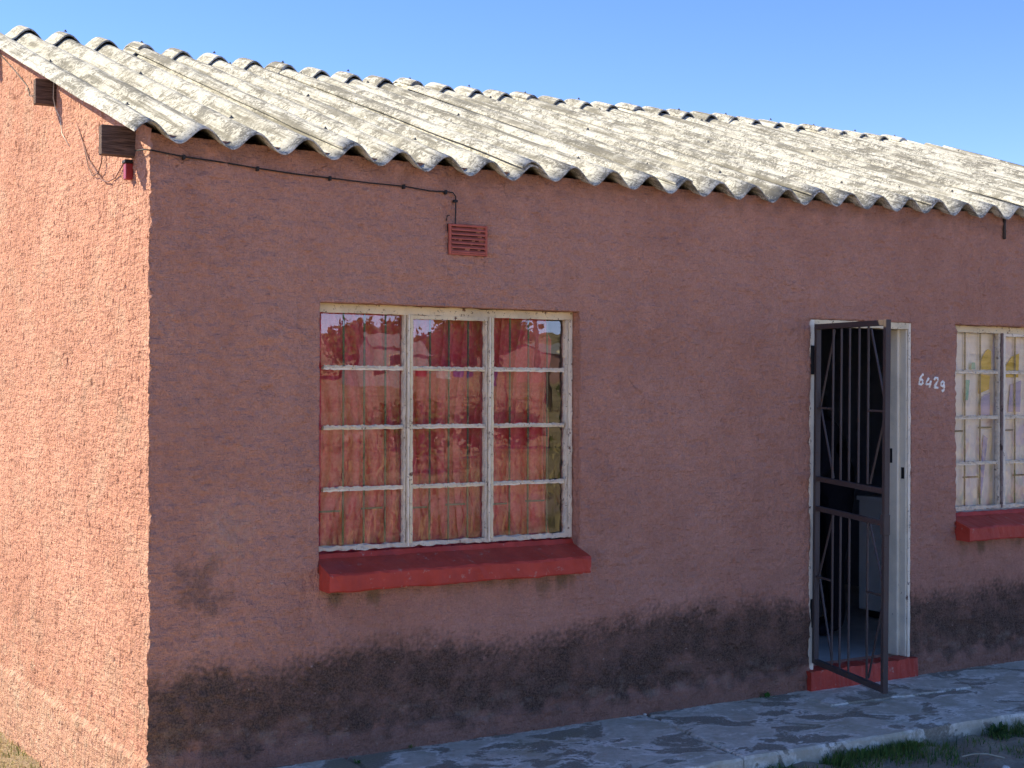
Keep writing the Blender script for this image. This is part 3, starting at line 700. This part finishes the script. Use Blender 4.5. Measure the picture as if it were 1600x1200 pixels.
gbar('stile', 0.0, .150, 0.0, 2.140, .030, .030); gbar('stile', WG-.02, .145, WG-.02, 2.140, .030, .030)
gbar('rail', .0152, 2.124, WG-.0352, 2.124, .030, .030); gbar('rail', .0152, .162, WG-.0352, .162, .030, .030)
gbar('rail', .0152, 1.236, WG-.0352, 1.222, .028, .025); gbar('rail', .0152, 1.062, WG-.0352, 1.050, .028, .025)
for s in (.196, .294, .393, .502, .606): gbar('bar', s, 1.246, s, 2.108, .0105, .0105)
for s in (.205, .300, .405, .614): gbar('bar', s, .178, s, 1.042, .0105, .0105)
for za, zb_ in ((1.25, 2.10), (.186, 1.04)):
    zm = (za+zb_)/2+(-.015 if za > 1 else .06)
    for (so_, si) in ((.020, .190), (WG-.042, .612)):
        gbar('brace', si, zb_, so_, zm, .010, .010, .012); gbar('brace', so_, zm, si, za, .010, .010, .012); gbar('brace', so_, zm-.01, si, zm-.01, .012, .010, -.004)
lb = box('lock_box', (WG-.046, WG-.002), (-.019, .019), (.99, 1.10), MGATE, gate, .003)
for z in (1.93, .44): box('hinge', (-.035, -.0185), (-.03, .03), (z-.085, z+.085), MIRON, gate, .003)

# ------------------------------------------------------------------ curtains, things inside the door
def curtain(name, x0, x1, z0, z1, y, mat, seed, folds, depth, swirl=0.0):
    nx, nz = 150, 26; rng = random.Random(seed); ph = [rng.uniform(0, 6.28) for _ in range(6)]
    xs = np.linspace(0, 1, nx); zs = np.linspace(0, 1, nz); U, T = np.meshgrid(xs, zs, indexing='ij')
    Uw = U+swirl*np.sin(T*2.2+ph[0])*(.5-U)*1.2+.02*np.sin(7*T+U*9)
    D = depth*(np.sin(folds*6.283*Uw+ph[1]+.8*np.sin(3*U+ph[2]))+.5*np.sin(folds*1.9*6.283*Uw+ph[3])*(.4+.6*(1-T))+.3*np.sin(folds*.6*6.283*U+ph[4]+T*1.5))
    X = x0+(x1-x0)*U+.01*np.sin(folds*12.5*Uw); Z = z0+(z1-z0)*T
    I = np.arange(nx*nz).reshape(nx, nz); F = np.stack([I[:-1, :-1], I[1:, :-1], I[1:, 1:], I[:-1, 1:]], -1).reshape(-1, 4)
    return np_mesh(name, np.stack([X, y+D, Z], -1).reshape(-1, 3), F, mat)
cu = curtain('curtain', .80, 2.235, 0.90, 2.30, .158, cloth_material('red_satin', (.86, .12, .15), (.95, .20, .22), .15), 5, 9, .026, .5)
tag(cu, 'red curtain hanging in folds behind the wide window left of the door', 'curtain')
def pale_curtain():
    m = Mat('pale_printed_cotton', .8, .2)
    c = m.mix(m.ramp(m.noise(5, 4, .6), .35, .7), (.96, .86, .76), (.93, .87, .84))
    c = m.mix(m.ramp(m.noise(3.2, 3, .5, m.coords((1, 1, .8), off=(3, 1, 2)), .6), .55, .66, 0, .7), c, (.56, .49, .74))
    c = m.mix(m.ramp(m.noise(4.0, 3, .5, m.coords((1, 1, 1), off=(7, 5, 9)), .6), .58, .68, 0, .55), c, (.80, .50, .46))
    m.color(c); return m.m
cp = curtain('curtain', 5.20, 6.72, .90, 2.30, .138, pale_curtain(), 9, 5, .010, .2)
tag(cp, 'pale lilac printed curtain behind the window right of the house number', 'curtain')
MYEL = simple('yellow_print', (.72, .46, .05), .8, .1); MTEAL = simple('teal_print', (.18, .52, .42), .8, .1); MLIL = simple('lilac_print', (.36, .35, .62), .8, .1)
def patch(pts, mat):
    V = [(x, .1205, z) for x, z in pts]+[(x, .122, z) for x, z in pts]; n = len(pts)
    mesh_obj('print_patch', V, [tuple(range(n)), tuple(range(n, 2*n))[::-1]]+[(i, n+i, n+(i+1) % n, (i+1) % n) for i in range(n)], mat, cp)
patch([(5.60, 1.90), (5.69, 1.90), (5.69, 2.02), (5.66, 2.035), (5.61, 1.99), (5.595, 1.95)], MYEL)
patch([(5.57, 1.74), (5.67, 1.77), (5.68, 1.86), (5.585, 1.87)], MYEL)
patch([(5.83, 1.85), (5.96, 1.85), (5.97, 2.01), (5.90, 1.99), (5.84, 1.93)], MYEL)
patch([(5.43, 1.70), (5.47, 1.70), (5.485, 1.83), (5.45, 1.83)], MTEAL); patch([(5.50, 1.90), (5.54, 1.90), (5.535, 1.945), (5.505, 1.945)], MTEAL)
patch([(5.57, 1.06), (5.60, 1.06), (5.66, 1.45), (5.62, 1.47)], MLIL); patch([(5.56, 1.60), (5.68, 1.60), (5.68, 1.75), (5.60, 1.72)], MLIL)
patch([(5.86, 1.62), (5.98, 1.62), (5.99, 1.83), (5.88, 1.80)], MLIL)

cab_ = empty('cabinet', (6.2, 1.0, .10)); tag(cab_, 'white kitchen cabinet standing inside the dark doorway', 'cabinet')
def cpart(name, x, y, z, mat, bev=.003):
    o = box(name, (x[0]-6.2, x[1]-6.2), (y[0]-1.0, y[1]-1.0), (z[0]-.10, z[1]-.10), mat, cab_, bev); return o
cpart('carcass', (5.785, 6.70), (.70, 1.395), (.16, .955), MCAB); cpart('worktop', (5.77, 6.72), (.69, 1.41), (.956, .988), MCAB)
cpart('plinth', (5.83, 6.66), (.74, 1.36), (.102, .159), MIRON)
for x0, x1 in ((5.80, 6.235), (6.245, 6.69)):
    d_ = cpart('cabinet_door', (x0, x1), (1.396, 1.412), (.18, .94), MCAB); h_ = box('handle', (x1-6.2-.05, x1-6.2-.035), (.4125, .43), (.55, .68), MIRON, d_)
def lathe(name, prof, mat, loc, parent=None, n=18):
    V = []; F = []; m = len(prof)
    for k in range(n):
        a = 2*math.pi*k/n
        for r, z in prof: V.append((r*math.cos(a), r*math.sin(a), z))
    for k in range(n):
        for i in range(m-1): F.append((k*m+i, ((k+1) % n)*m+i, ((k+1) % n)*m+i+1, k*m+i+1))
    o = mesh_obj(name, V, F, mat, parent, True); o.location = loc; return o
jug = lathe('jug', [(0, 0), (.085, 0), (.10, .06), (.095, .16), (.07, .22), (.075, .25), (.066, .25), (.06, .22), (.085, .15), (0, .02)], simple('red_enamel', (.45, .02, .05), .4, .08), (5.98, 1.16, .989))
tag(jug, 'small red jug on top of the white cabinet', 'jug')
tube('handle', [(.09, 0, .06), (.15, 0, .09), (.15, 0, .17), (.08, 0, .21)], .011, jug.data.materials[0], jug, 7)
pot = lathe('cooking_pot', [(0, 0), (.12, 0), (.13, .03), (.13, .075), (.135, .08), (.10, .095), (.02, .105), (.02, .12), (0, .125)], MIRON, (6.02, .90, .989))
tag(pot, 'low dark pot on the white cabinet behind the gate bars', 'pot')
for s in (-1, 1): tube('handle', [(s*.128, -.03, .05), (s*.165, -.025, .055), (s*.165, .025, .055), (s*.128, .03, .05)], .007, MIRON, pot, 6)
def person():
    bm = bmesh.new(); J = {}
    def v(n, p): J[n] = bm.verts.new(p)
    # standing a little stooped, seen from behind and to the right, facing left
    v('pel', (0, 0, .93)); v('wst', (-.02, .01, 1.08)); v('chs', (-.06, .02, 1.28)); v('nk', (-.11, .03, 1.46)); v('hd', (-.15, .035, 1.56)); v('crn', (-.17, .035, 1.68))
    for s, t in ((-1, 'l'), (1, 'r')):
        v(t+'sh', (-.08, .03+s*.17, 1.40)); v(t+'el', (-.10, .03+s*.22, 1.13)); v(t+'wr', (-.27, .03+s*.16, 1.02)); v(t+'hn', (-.36, .03+s*.14, 1.02))
        v(t+'hp', (.0, s*.10, .88)); v(t+'kn', (-.03, s*.11, .48)); v(t+'an', (.0, s*.11, .08)); v(t+'ft', (-.16, s*.12, .035))
    E = [('pel', 'wst'), ('wst', 'chs'), ('chs', 'nk'), ('nk', 'hd'), ('hd', 'crn')]
    for t in 'lr': E += [('chs', t+'sh'), (t+'sh', t+'el'), (t+'el', t+'wr'), (t+'wr', t+'hn'), ('pel', t+'hp'), (t+'hp', t+'kn'), (t+'kn', t+'an'), (t+'an', t+'ft')]
    for a, b in E: bm.edges.new((J[a], J[b]))
    bm.verts.index_update(); names = {vv.index: k for k, vv in J.items()}
    me = bpy.data.meshes.new('person'); bm.to_mesh(me); bm.free(); o = link(bpy.data.objects.new('person', me))
    R = {'pel': .15, 'wst': .145, 'chs': .16, 'nk': .06, 'hd': .095, 'crn': .085, 'sh': .075, 'el': .05, 'wr': .032, 'hn': .035, 'hp': .105, 'kn': .068, 'an': .045, 'ft': .04}
    md = o.modifiers.new('skin', 'SKIN'); sd = me.skin_vertices[0].data
    for i, k in names.items():
        r = R.get(k, R.get(k[1:], .05)); sd[i].radius = (r, r); sd[i].use_root = (k == 'pel')
    sb = o.modifiers.new('sub', 'SUBSURF'); sb.levels = 2; sb.render_levels = 2
    me.materials.append(simple('dark_clothes', (.012, .012, .018), .9)); return o
pn = person(); pn.location = (5.09, .92, .10); pn.rotation_euler = (0, 0, math.radians(-35))
tag(pn, 'person in dark clothes standing in the shadow inside the doorway', 'person')

# ------------------------------------------------------------------ grass, weeds, small litter at the path
def grass_patch(name, n, sampler, hr, wr, mats, seed, lean=.6):
    rng = np.random.default_rng(seed); P_ = sampler(rng, n); n = len(P_)
    a = rng.uniform(0, 6.283, n); h = rng.uniform(*hr, n); wd = rng.uniform(*wr, n); ln = np.abs(rng.normal(0, lean, n)); la = rng.uniform(0, 6.283, n)
    zg = ground_h(P_[:, 0], P_[:, 1])-.012 if P_.shape[1] == 2 else P_[:, 2]
    dx, dy = np.cos(a)*wd/2, np.sin(a)*wd/2; lx, ly = np.cos(la)*ln*h, np.sin(la)*ln*h
    base = np.stack([P_[:, 0], P_[:, 1], zg], 1)
    off = np.stack([dx, dy, np.zeros(n)], 1); mid = base+np.stack([lx*.35, ly*.35, h*.6], 1); tip = base+np.stack([lx, ly, h*np.clip(1-.25*ln, .4, 1)], 1)
    V = np.stack([base-off, base+off, mid+off*.75, mid-off*.75, tip], 1).reshape(-1, 3)
    i = np.arange(n)*5; F = np.concatenate([np.stack([i, i+1, i+2], 1), np.stack([i, i+2, i+3], 1), np.stack([i+3, i+2, i+4], 1)])
    o = np_mesh(name, V, F, None, None, False)
    for m_ in mats: o.data.materials.append(m_)
    mi = rng.integers(0, len(mats), n); o.data.polygons.foreach_set('material_index', np.concatenate([mi, mi, mi]).astype(np.int32)); return o
def leafmat(name, col): 
    return cloth_material(name, tuple(c*.8 for c in col), col, .3, 40)
G1, G2, G3, G4 = leafmat('leaf_green', (.12, .20, .04)), leafmat('leaf_olive', (.17, .19, .05)), leafmat('leaf_dark', (.055, .11, .03)), leafmat('straw', (.52, .42, .22))
fg = Field(71, .5, octaves=2)
def edge_sampler(rng, n):
    x = rng.uniform(.6, 5.6, n); y = -1.035-.012*np.maximum(0, x-2.5)*1.2-np.abs(rng.normal(0, .13, n)); k = fg(x, y*.4)
    dens = np.where(x < 4.1, 1, .4); ok = (k > -.35+rng.normal(0, .45, n)) & (rng.random(n) < dens); return np.stack([x, y], 1)[ok]
def lawn_sampler(rng, n):
    x = rng.uniform(.4, 7, n); y = rng.uniform(-3.2, -1.05, n); k = fg(x*.8+3, y*.8)
    return np.stack([x, y], 1)[k > .30+rng.normal(0, .45, n)]
tag(grass_patch('grass', 15000, edge_sampler, (.02, .085), (.003, .008), [G1, G1, G2, G3], 1), 'short green grass along the front edge of the concrete path', 'grass', kind='stuff')
tag(grass_patch('grass', 26000, lawn_sampler, (.010, .035), (.003, .007), [G1, G2, G2, G4], 2, .9), 'thin patchy lawn in front of the concrete path', 'grass', kind='stuff')
def side_sampler(rng, n):
    x = -np.abs(rng.normal(0, .35, n))-.02; y = rng.uniform(.3, 4.2, n); return np.stack([x, y], 1)
tag(grass_patch('grass', 5000, side_sampler, (.015, .06), (.003, .008), [G4, G4, G4, G2], 3, .9), 'dry grass and litter at the foot of the sunlit gable', 'grass', kind='stuff')
def weed(loc, n, hgt, seed, mat):
    rng = random.Random(seed); V = []; F = []
    for i in range(n):
        a = rng.uniform(0, 6.283); el = rng.uniform(.25, 1.25); L = hgt*rng.uniform(.5, 1.1); wd = L*.22
        d = Vector((math.cos(a)*math.cos(el), math.sin(a)*math.cos(el), math.sin(el))); sd = d.cross(Vector((0, 0, 1))).normalized()
        p0 = Vector((rng.gauss(0, hgt*.25), rng.gauss(0, hgt*.18), 0)); pm = p0+d*L*.55; pt = p0+d*L+Vector((0, 0, -L*.2)); b = len(V)
        V += [p0-sd*wd*.15, p0+sd*wd*.15, pm+sd*wd*.5, pt, pm-sd*wd*.5, pm+Vector((0, 0, wd*.12))]
        F += [(b, b+1, b+5), (b+1, b+2, b+5), (b+2, b+3, b+5), (b+3, b+4, b+5), (b+4, b, b+5)]
    o = mesh_obj('leaves', V, F, mat); e = empty('weed', loc); o.parent = e; return e
G5 = leafmat('fresh_green', (.07, .19, .035))
tag(weed((3.60, -.035, .0), 26, .055, 1, G5), 'bright green weed growing at the wall foot left of the door step', 'weed')
tag(weed((1.30, -.03, .0), 10, .03, 2, G2), 'tiny weed tuft at the wall foot below the big window', 'weed')
tag(weed((.95, -.16, .0), 12, .035, 6, G5), 'small weed in the leftmost joint between path slabs', 'weed')
tag(weed((4.25, -1.13, -.075), 60, .085, 3, G3), 'dark leafy weed clump against the path edge, farthest right', 'weed')
tag(weed((3.62, -1.10, -.075), 46, .07, 4, G1), 'leafy weed clump against the path edge below the gate', 'weed')
tag(weed((3.30, -1.09, -.08), 40, .06, 5, G1), 'low leafy weed clump left of the vertical crack in path edge', 'weed')
MPEB = simple('pale_stone', (.55, .52, .45), .8)
def pebble(loc, r, seed, label):
    bm = bmesh.new(); bmesh.ops.create_icosphere(bm, subdivisions=2, radius=r); rng = random.Random(seed)
    for v in bm.verts: v.co = Vector((v.co.x*1.2, v.co.y, v.co.z*.7))*(1+rng.uniform(-.15, .15))
    o = bm_obj('pebble', bm, MPEB, None, True); o.location = loc; return tag(o, label, 'pebble')
pebble((3.72, -1.62, -.07), .018, 1, 'white pebble on the sparse lawn at the lower right')
pebble((2.72, -.05, .006), .009, 2, 'small white pebble beside the wall foot at a slab joint')
tw = tube('twig', [(3.66, -1.40, -.055), (3.72, -1.42, -.045), (3.80, -1.44, -.05), (3.86, -1.50, -.066)], .004, simple('pale_twig', (.42, .36, .25), .8), None, 5)
tag(tw, 'thin pale twig lying on the lawn in front of the path', 'twig')

# ------------------------------------------------------------------ the place behind the camera (seen mirrored in the panes)
MB1 = simple('grey_block_wall', (.34, .33, .33), .9, .12, 3); MB2 = simple('pink_plaster_wall', (.42, .24, .21), .9, .12, 3); MB3 = simple('cream_plaster_wall', (.50, .45, .36), .9, .1, 3)
MR2 = simple('grey_corrugated_roof', (.33, .32, .31), .7, .2, 4); MGD = simple('dark_pane', (.03, .035, .04), .15)
def far_house(loc, rz, wx, dy_, hz, wall, label):
    e = empty('neighbour_house', loc); e.rotation_euler = (0, 0, rz); tag(e, label, 'house')
    box('wall', (-wx/2, wx/2), (-dy_/2, dy_/2), (-.6, hz), wall, e)
    rh = dy_*.17; V = []; F = []; n = int(wx/.25); o_ = .3
    for i in range(n*2+1):
        x = -wx/2-.2+(wx+.4)*i/(2*n); b = .04*(i % 2)
        V += [(x, -dy_/2-o_, hz+.02+b-.1), (x, 0, hz+rh+b), (x, dy_/2+o_, hz+.02+b-.1)]
    for i in range(n*2): F += [(i*3, i*3+3, i*3+4, i*3+1), (i*3+1, i*3+4, i*3+5, i*3+2)]
    mesh_obj('roof', V, F, MR2, e)
    for s in (-1, 1): mesh_obj('gable', [(s*wx/2, -dy_/2, hz), (s*wx/2, dy_/2, hz), (s*wx/2, 0, hz+rh-.03)], [(0, 1, 2)], wall, e)
    for sy in (-1, 1):
        for x in (-wx*.3, wx*.28):
            wn = box('window', (x-.6, x+.6), (sy*(dy_/2)-.02, sy*(dy_/2)+.03), (1.0, 2.0), MWHITE, e); box('pane', (x-.54, x+.54), (sy*(dy_/2)-.03, sy*(dy_/2)+.04), (1.06, 1.94), MGD, wn)
        box('door', (-.42, .42), (sy*dy_/2-.02, sy*dy_/2+.03), (0, 2.05), simple('brown_door', (.12, .06, .04), .6), e)
    return e
gz = lambda x, y: float(ground_h(x, y))
far_house((61, -112, gz(61, -112)), .25, 10, 7, 2.7, MB1, 'grey block house across the field, mirrored in the panes')
far_house((84, -118, gz(84, -118)), -.2, 10, 7, 2.8, MB2, 'pink house across the field beyond the utility pole')
far_house((118, -112, gz(118, -112)), .1, 11, 7, 2.8, MB3, 'cream house farthest along the field opposite')
far_house((18, -116, gz(18, -116)), -.1, 11, 7, 2.8, MB3, 'cream house opposite, behind the photographer')
def dish(loc, label):
    e = empty('satellite_dish', loc); tag(e, label, 'satellite dish')
    tube('mast', [(0, 0, 0), (0, 0, .6)], .03, MBOLT, e); d = lathe('bowl', [(0, 0), (.2, .03), (.42, .12), (.40, .12), (.2, .04), (0, .012)], MWHITE, (0, 0, .7), e); d.rotation_euler = (math.radians(-60), 0, .5); return e
dish((58.5, -108.2, gz(58.5, -108.2)+2.2), 'white satellite dish on the grey block house'); dish((81, -114, gz(81, -114)+2.3), 'white satellite dish on the pink house')
def pole(x, y, h, label):
    z = gz(x, y); e = empty('utility_pole', (x, y, z)); tag(e, label, 'utility pole')
    tube('post', [(0, 0, -.3), (0, 0, h)], [.13, .09], simple('pole_timber', (.16, .11, .08), .9), e, 8); box('crossarm', (-.9, .9), (-.05, .05), (h-.6, h-.5), MWOOD, e)
pole(31.5, -44, 5.4, 'timber utility pole near the rubble across the lawn'); pole(42, -100, 7.5, 'timber utility pole beside the grey block house')
wl = empty('washing_line', (29.5, -48.0, gz(29.5, -48.0))); wl.scale = (.95, .95, .95); tag(wl, 'washing line hung with clothes across the field', 'washing line')
tube('post', [(-2, 0, -.2), (-2, 0, 2.0)], .04, MWOOD, wl); tube('post', [(2.5, 0, -.2), (2.5, 0, 2.0)], .04, MWOOD, wl)
tube('line', [(-2, 0, 1.95), (-1, 0, 1.85), (.2, 0, 1.8), (1.4, 0, 1.84), (2.5, 0, 1.95)], .006, MBLACK, wl)
for x, wd, hh, c in ((-1.5, .5, .7, (.6, .5, .05)), (-.8, .55, .8, (.35, .04, .06)), (-.1, .45, .6, (.1, .3, .08)), (.5, .6, .9, (.7, .68, .62)), (1.2, .5, .75, (.08, .13, .45)), (1.8, .45, .8, (.05, .08, .3))):
    V = []; F = []; n = 8
    for i in range(n+1):
        for k in range(5): V.append((x-wd/2+wd*i/n, .03*math.sin(i*1.7+k*.6)*(k/4), 1.83-hh*k/4))
    for i in range(n):
        for k in range(4): F.append((i*5+k, (i+1)*5+k, (i+1)*5+k+1, i*5+k+1))
    mesh_obj('garment', V, F, cloth_material('garment', tuple(q*.85 for q in c), c, .2), wl, True)
def tree(loc, h, r, seed, label):
    rng = np.random.default_rng(seed); e = empty('tree', loc); tag(e, label, 'tree', 'trees along the far edge of the field')
    bm = bmesh.new(); add_tube(bm, [(0, 0, -.2), (.1, 0, h*.3), (.0, .1, h*.62)], [r*.08, r*.06, r*.03], 7)
    for k in range(5):
        a = k*1.26; add_tube(bm, [(.05, .02, h*(.28+.06*k)), (math.cos(a)*r*.35, math.sin(a)*r*.35, h*(.5+.04*k)), (math.cos(a)*r*.65, math.sin(a)*r*.65, h*(.62+.05*k))], [r*.04, r*.03, r*.012], 5)
    bm_obj('trunk', bm, MWOOD, e)
    n = 2600; cl = rng.normal(0, 1, (16, 3)); cl /= np.linalg.norm(cl, axis=1)[:, None]; cl = cl*rng.uniform(.35, .8, (16, 1))*np.array([r, r, h*.36])+np.array([0, 0, h*.64])
    P_ = cl[rng.integers(0, 16, n)]+rng.normal(0, r*.20, (n, 3)); a = rng.normal(0, 1, (n, 3)); a /= np.linalg.norm(a, axis=1)[:, None]; b = np.cross(a, rng.normal(0, 1, (n, 3))); b /= np.linalg.norm(b, axis=1)[:, None]
    s = rng.uniform(.25, .5, (n, 1)); V = np.stack([P_-a*s, P_+b*s*.5, P_+a*s, P_-b*s*.5], 1).reshape(-1, 3)
    np_mesh('crown', V, np.arange(n*4).reshape(n, 4), [G1, G2, G3][seed % 3], e, False)
tspots = [(44, -146), (52, -140), (61, -150), (69, -142), (78, -148), (87, -141), (96, -150), (106, -143), (118, -147), (132, -142), (30, -148), (12, -144), (72, -126), (101, -124)]
for i, (x, y) in enumerate(tspots):
    tree((x, y, gz(x, y)), 3.4+1.5*hashu(i), 3.6+1.6*hashu(i+9), i, 'leafy green tree in the row along the far edge of the field')
MROCK = simple('pink_rubble', (.45, .33, .27), .9, .2, 8, .2, .02)
for i in range(14):
    bm = bmesh.new(); bmesh.ops.create_icosphere(bm, subdivisions=2, radius=.12+.2*hashu(i)); rng = random.Random(i)
    for v in bm.verts: v.co *= 1+rng.uniform(-.22, .22)
    o = bm_obj('rock', bm, MROCK); x = 14.5+.75*i+.8*hashu(i+3); y = -31.5-3.2*hashu(i+5); o.location = (x, y, gz(x, y)+.03)
    tag(o, 'pale rock in the rubble row across the lawn from the house', 'rock', 'rubble rocks on the lawn')

def field_sampler(rng, n):
    y = -8-60*rng.random(n)**1.3; x = rng.uniform(.30, 1.35, n)*(6.5-y)-2.1+rng.normal(0, 1, n); k = Field(81, 5.0, octaves=3)(x, y)
    ok = k > .0+rng.normal(0, .5, n); return np.stack([x, y], 1)[ok]
tag(grass_patch('dry_grass', 26000, field_sampler, (.12, .42), (.02, .06), [G4, G4, G2, leafmat('brown_straw', (.30, .17, .09))], 8, .5), 'tall dry grass scattered over the sunlit field opposite', 'grass', kind='stuff')

for i in range(12):
    y = -22-3.4*i-2*hashu(i+40); x = (.44+.028*i+.22*hashu(i+60))*(6.5-y)-2.1
    rng = np.random.default_rng(900+i); hh = .7+.7*hashu(i+70); n = 700
    e = empty('shrub', (x, y, gz(x, y))); tag(e, 'dark green shrub standing alone in the dry field opposite', 'shrub', 'shrubs scattered over the field')
    bm = bmesh.new()
    for k in range(5):
        a = k*1.26+i; add_tube(bm, [(0, 0, -.1), (math.cos(a)*hh*.2, math.sin(a)*hh*.2, hh*.4), (math.cos(a)*hh*.45, math.sin(a)*hh*.45, hh*.75)], [.03, .02, .008], 5)
    bm_obj('stem', bm, MWOOD, e)
    P_ = rng.normal(0, 1, (n, 3)); P_ /= np.linalg.norm(P_, axis=1)[:, None]; P_ = P_*rng.uniform(.4, 1, (n, 1))*np.array([hh*.75, hh*.75, hh*.5])+np.array([0, 0, hh*.6]); a = rng.normal(0, 1, (n, 3)); a /= np.linalg.norm(a, axis=1)[:, None]; b = np.cross(a, rng.normal(0, 1, (n, 3))); b /= np.linalg.norm(b, axis=1)[:, None]
    sz = rng.uniform(.06, .13, (n, 1)); np_mesh('crown', np.stack([P_-a*sz, P_+b*sz*.5, P_+a*sz, P_-b*sz*.5], 1).reshape(-1, 3), np.arange(n*4).reshape(n, 4), [G1, G3, G2][i % 3], e, False)
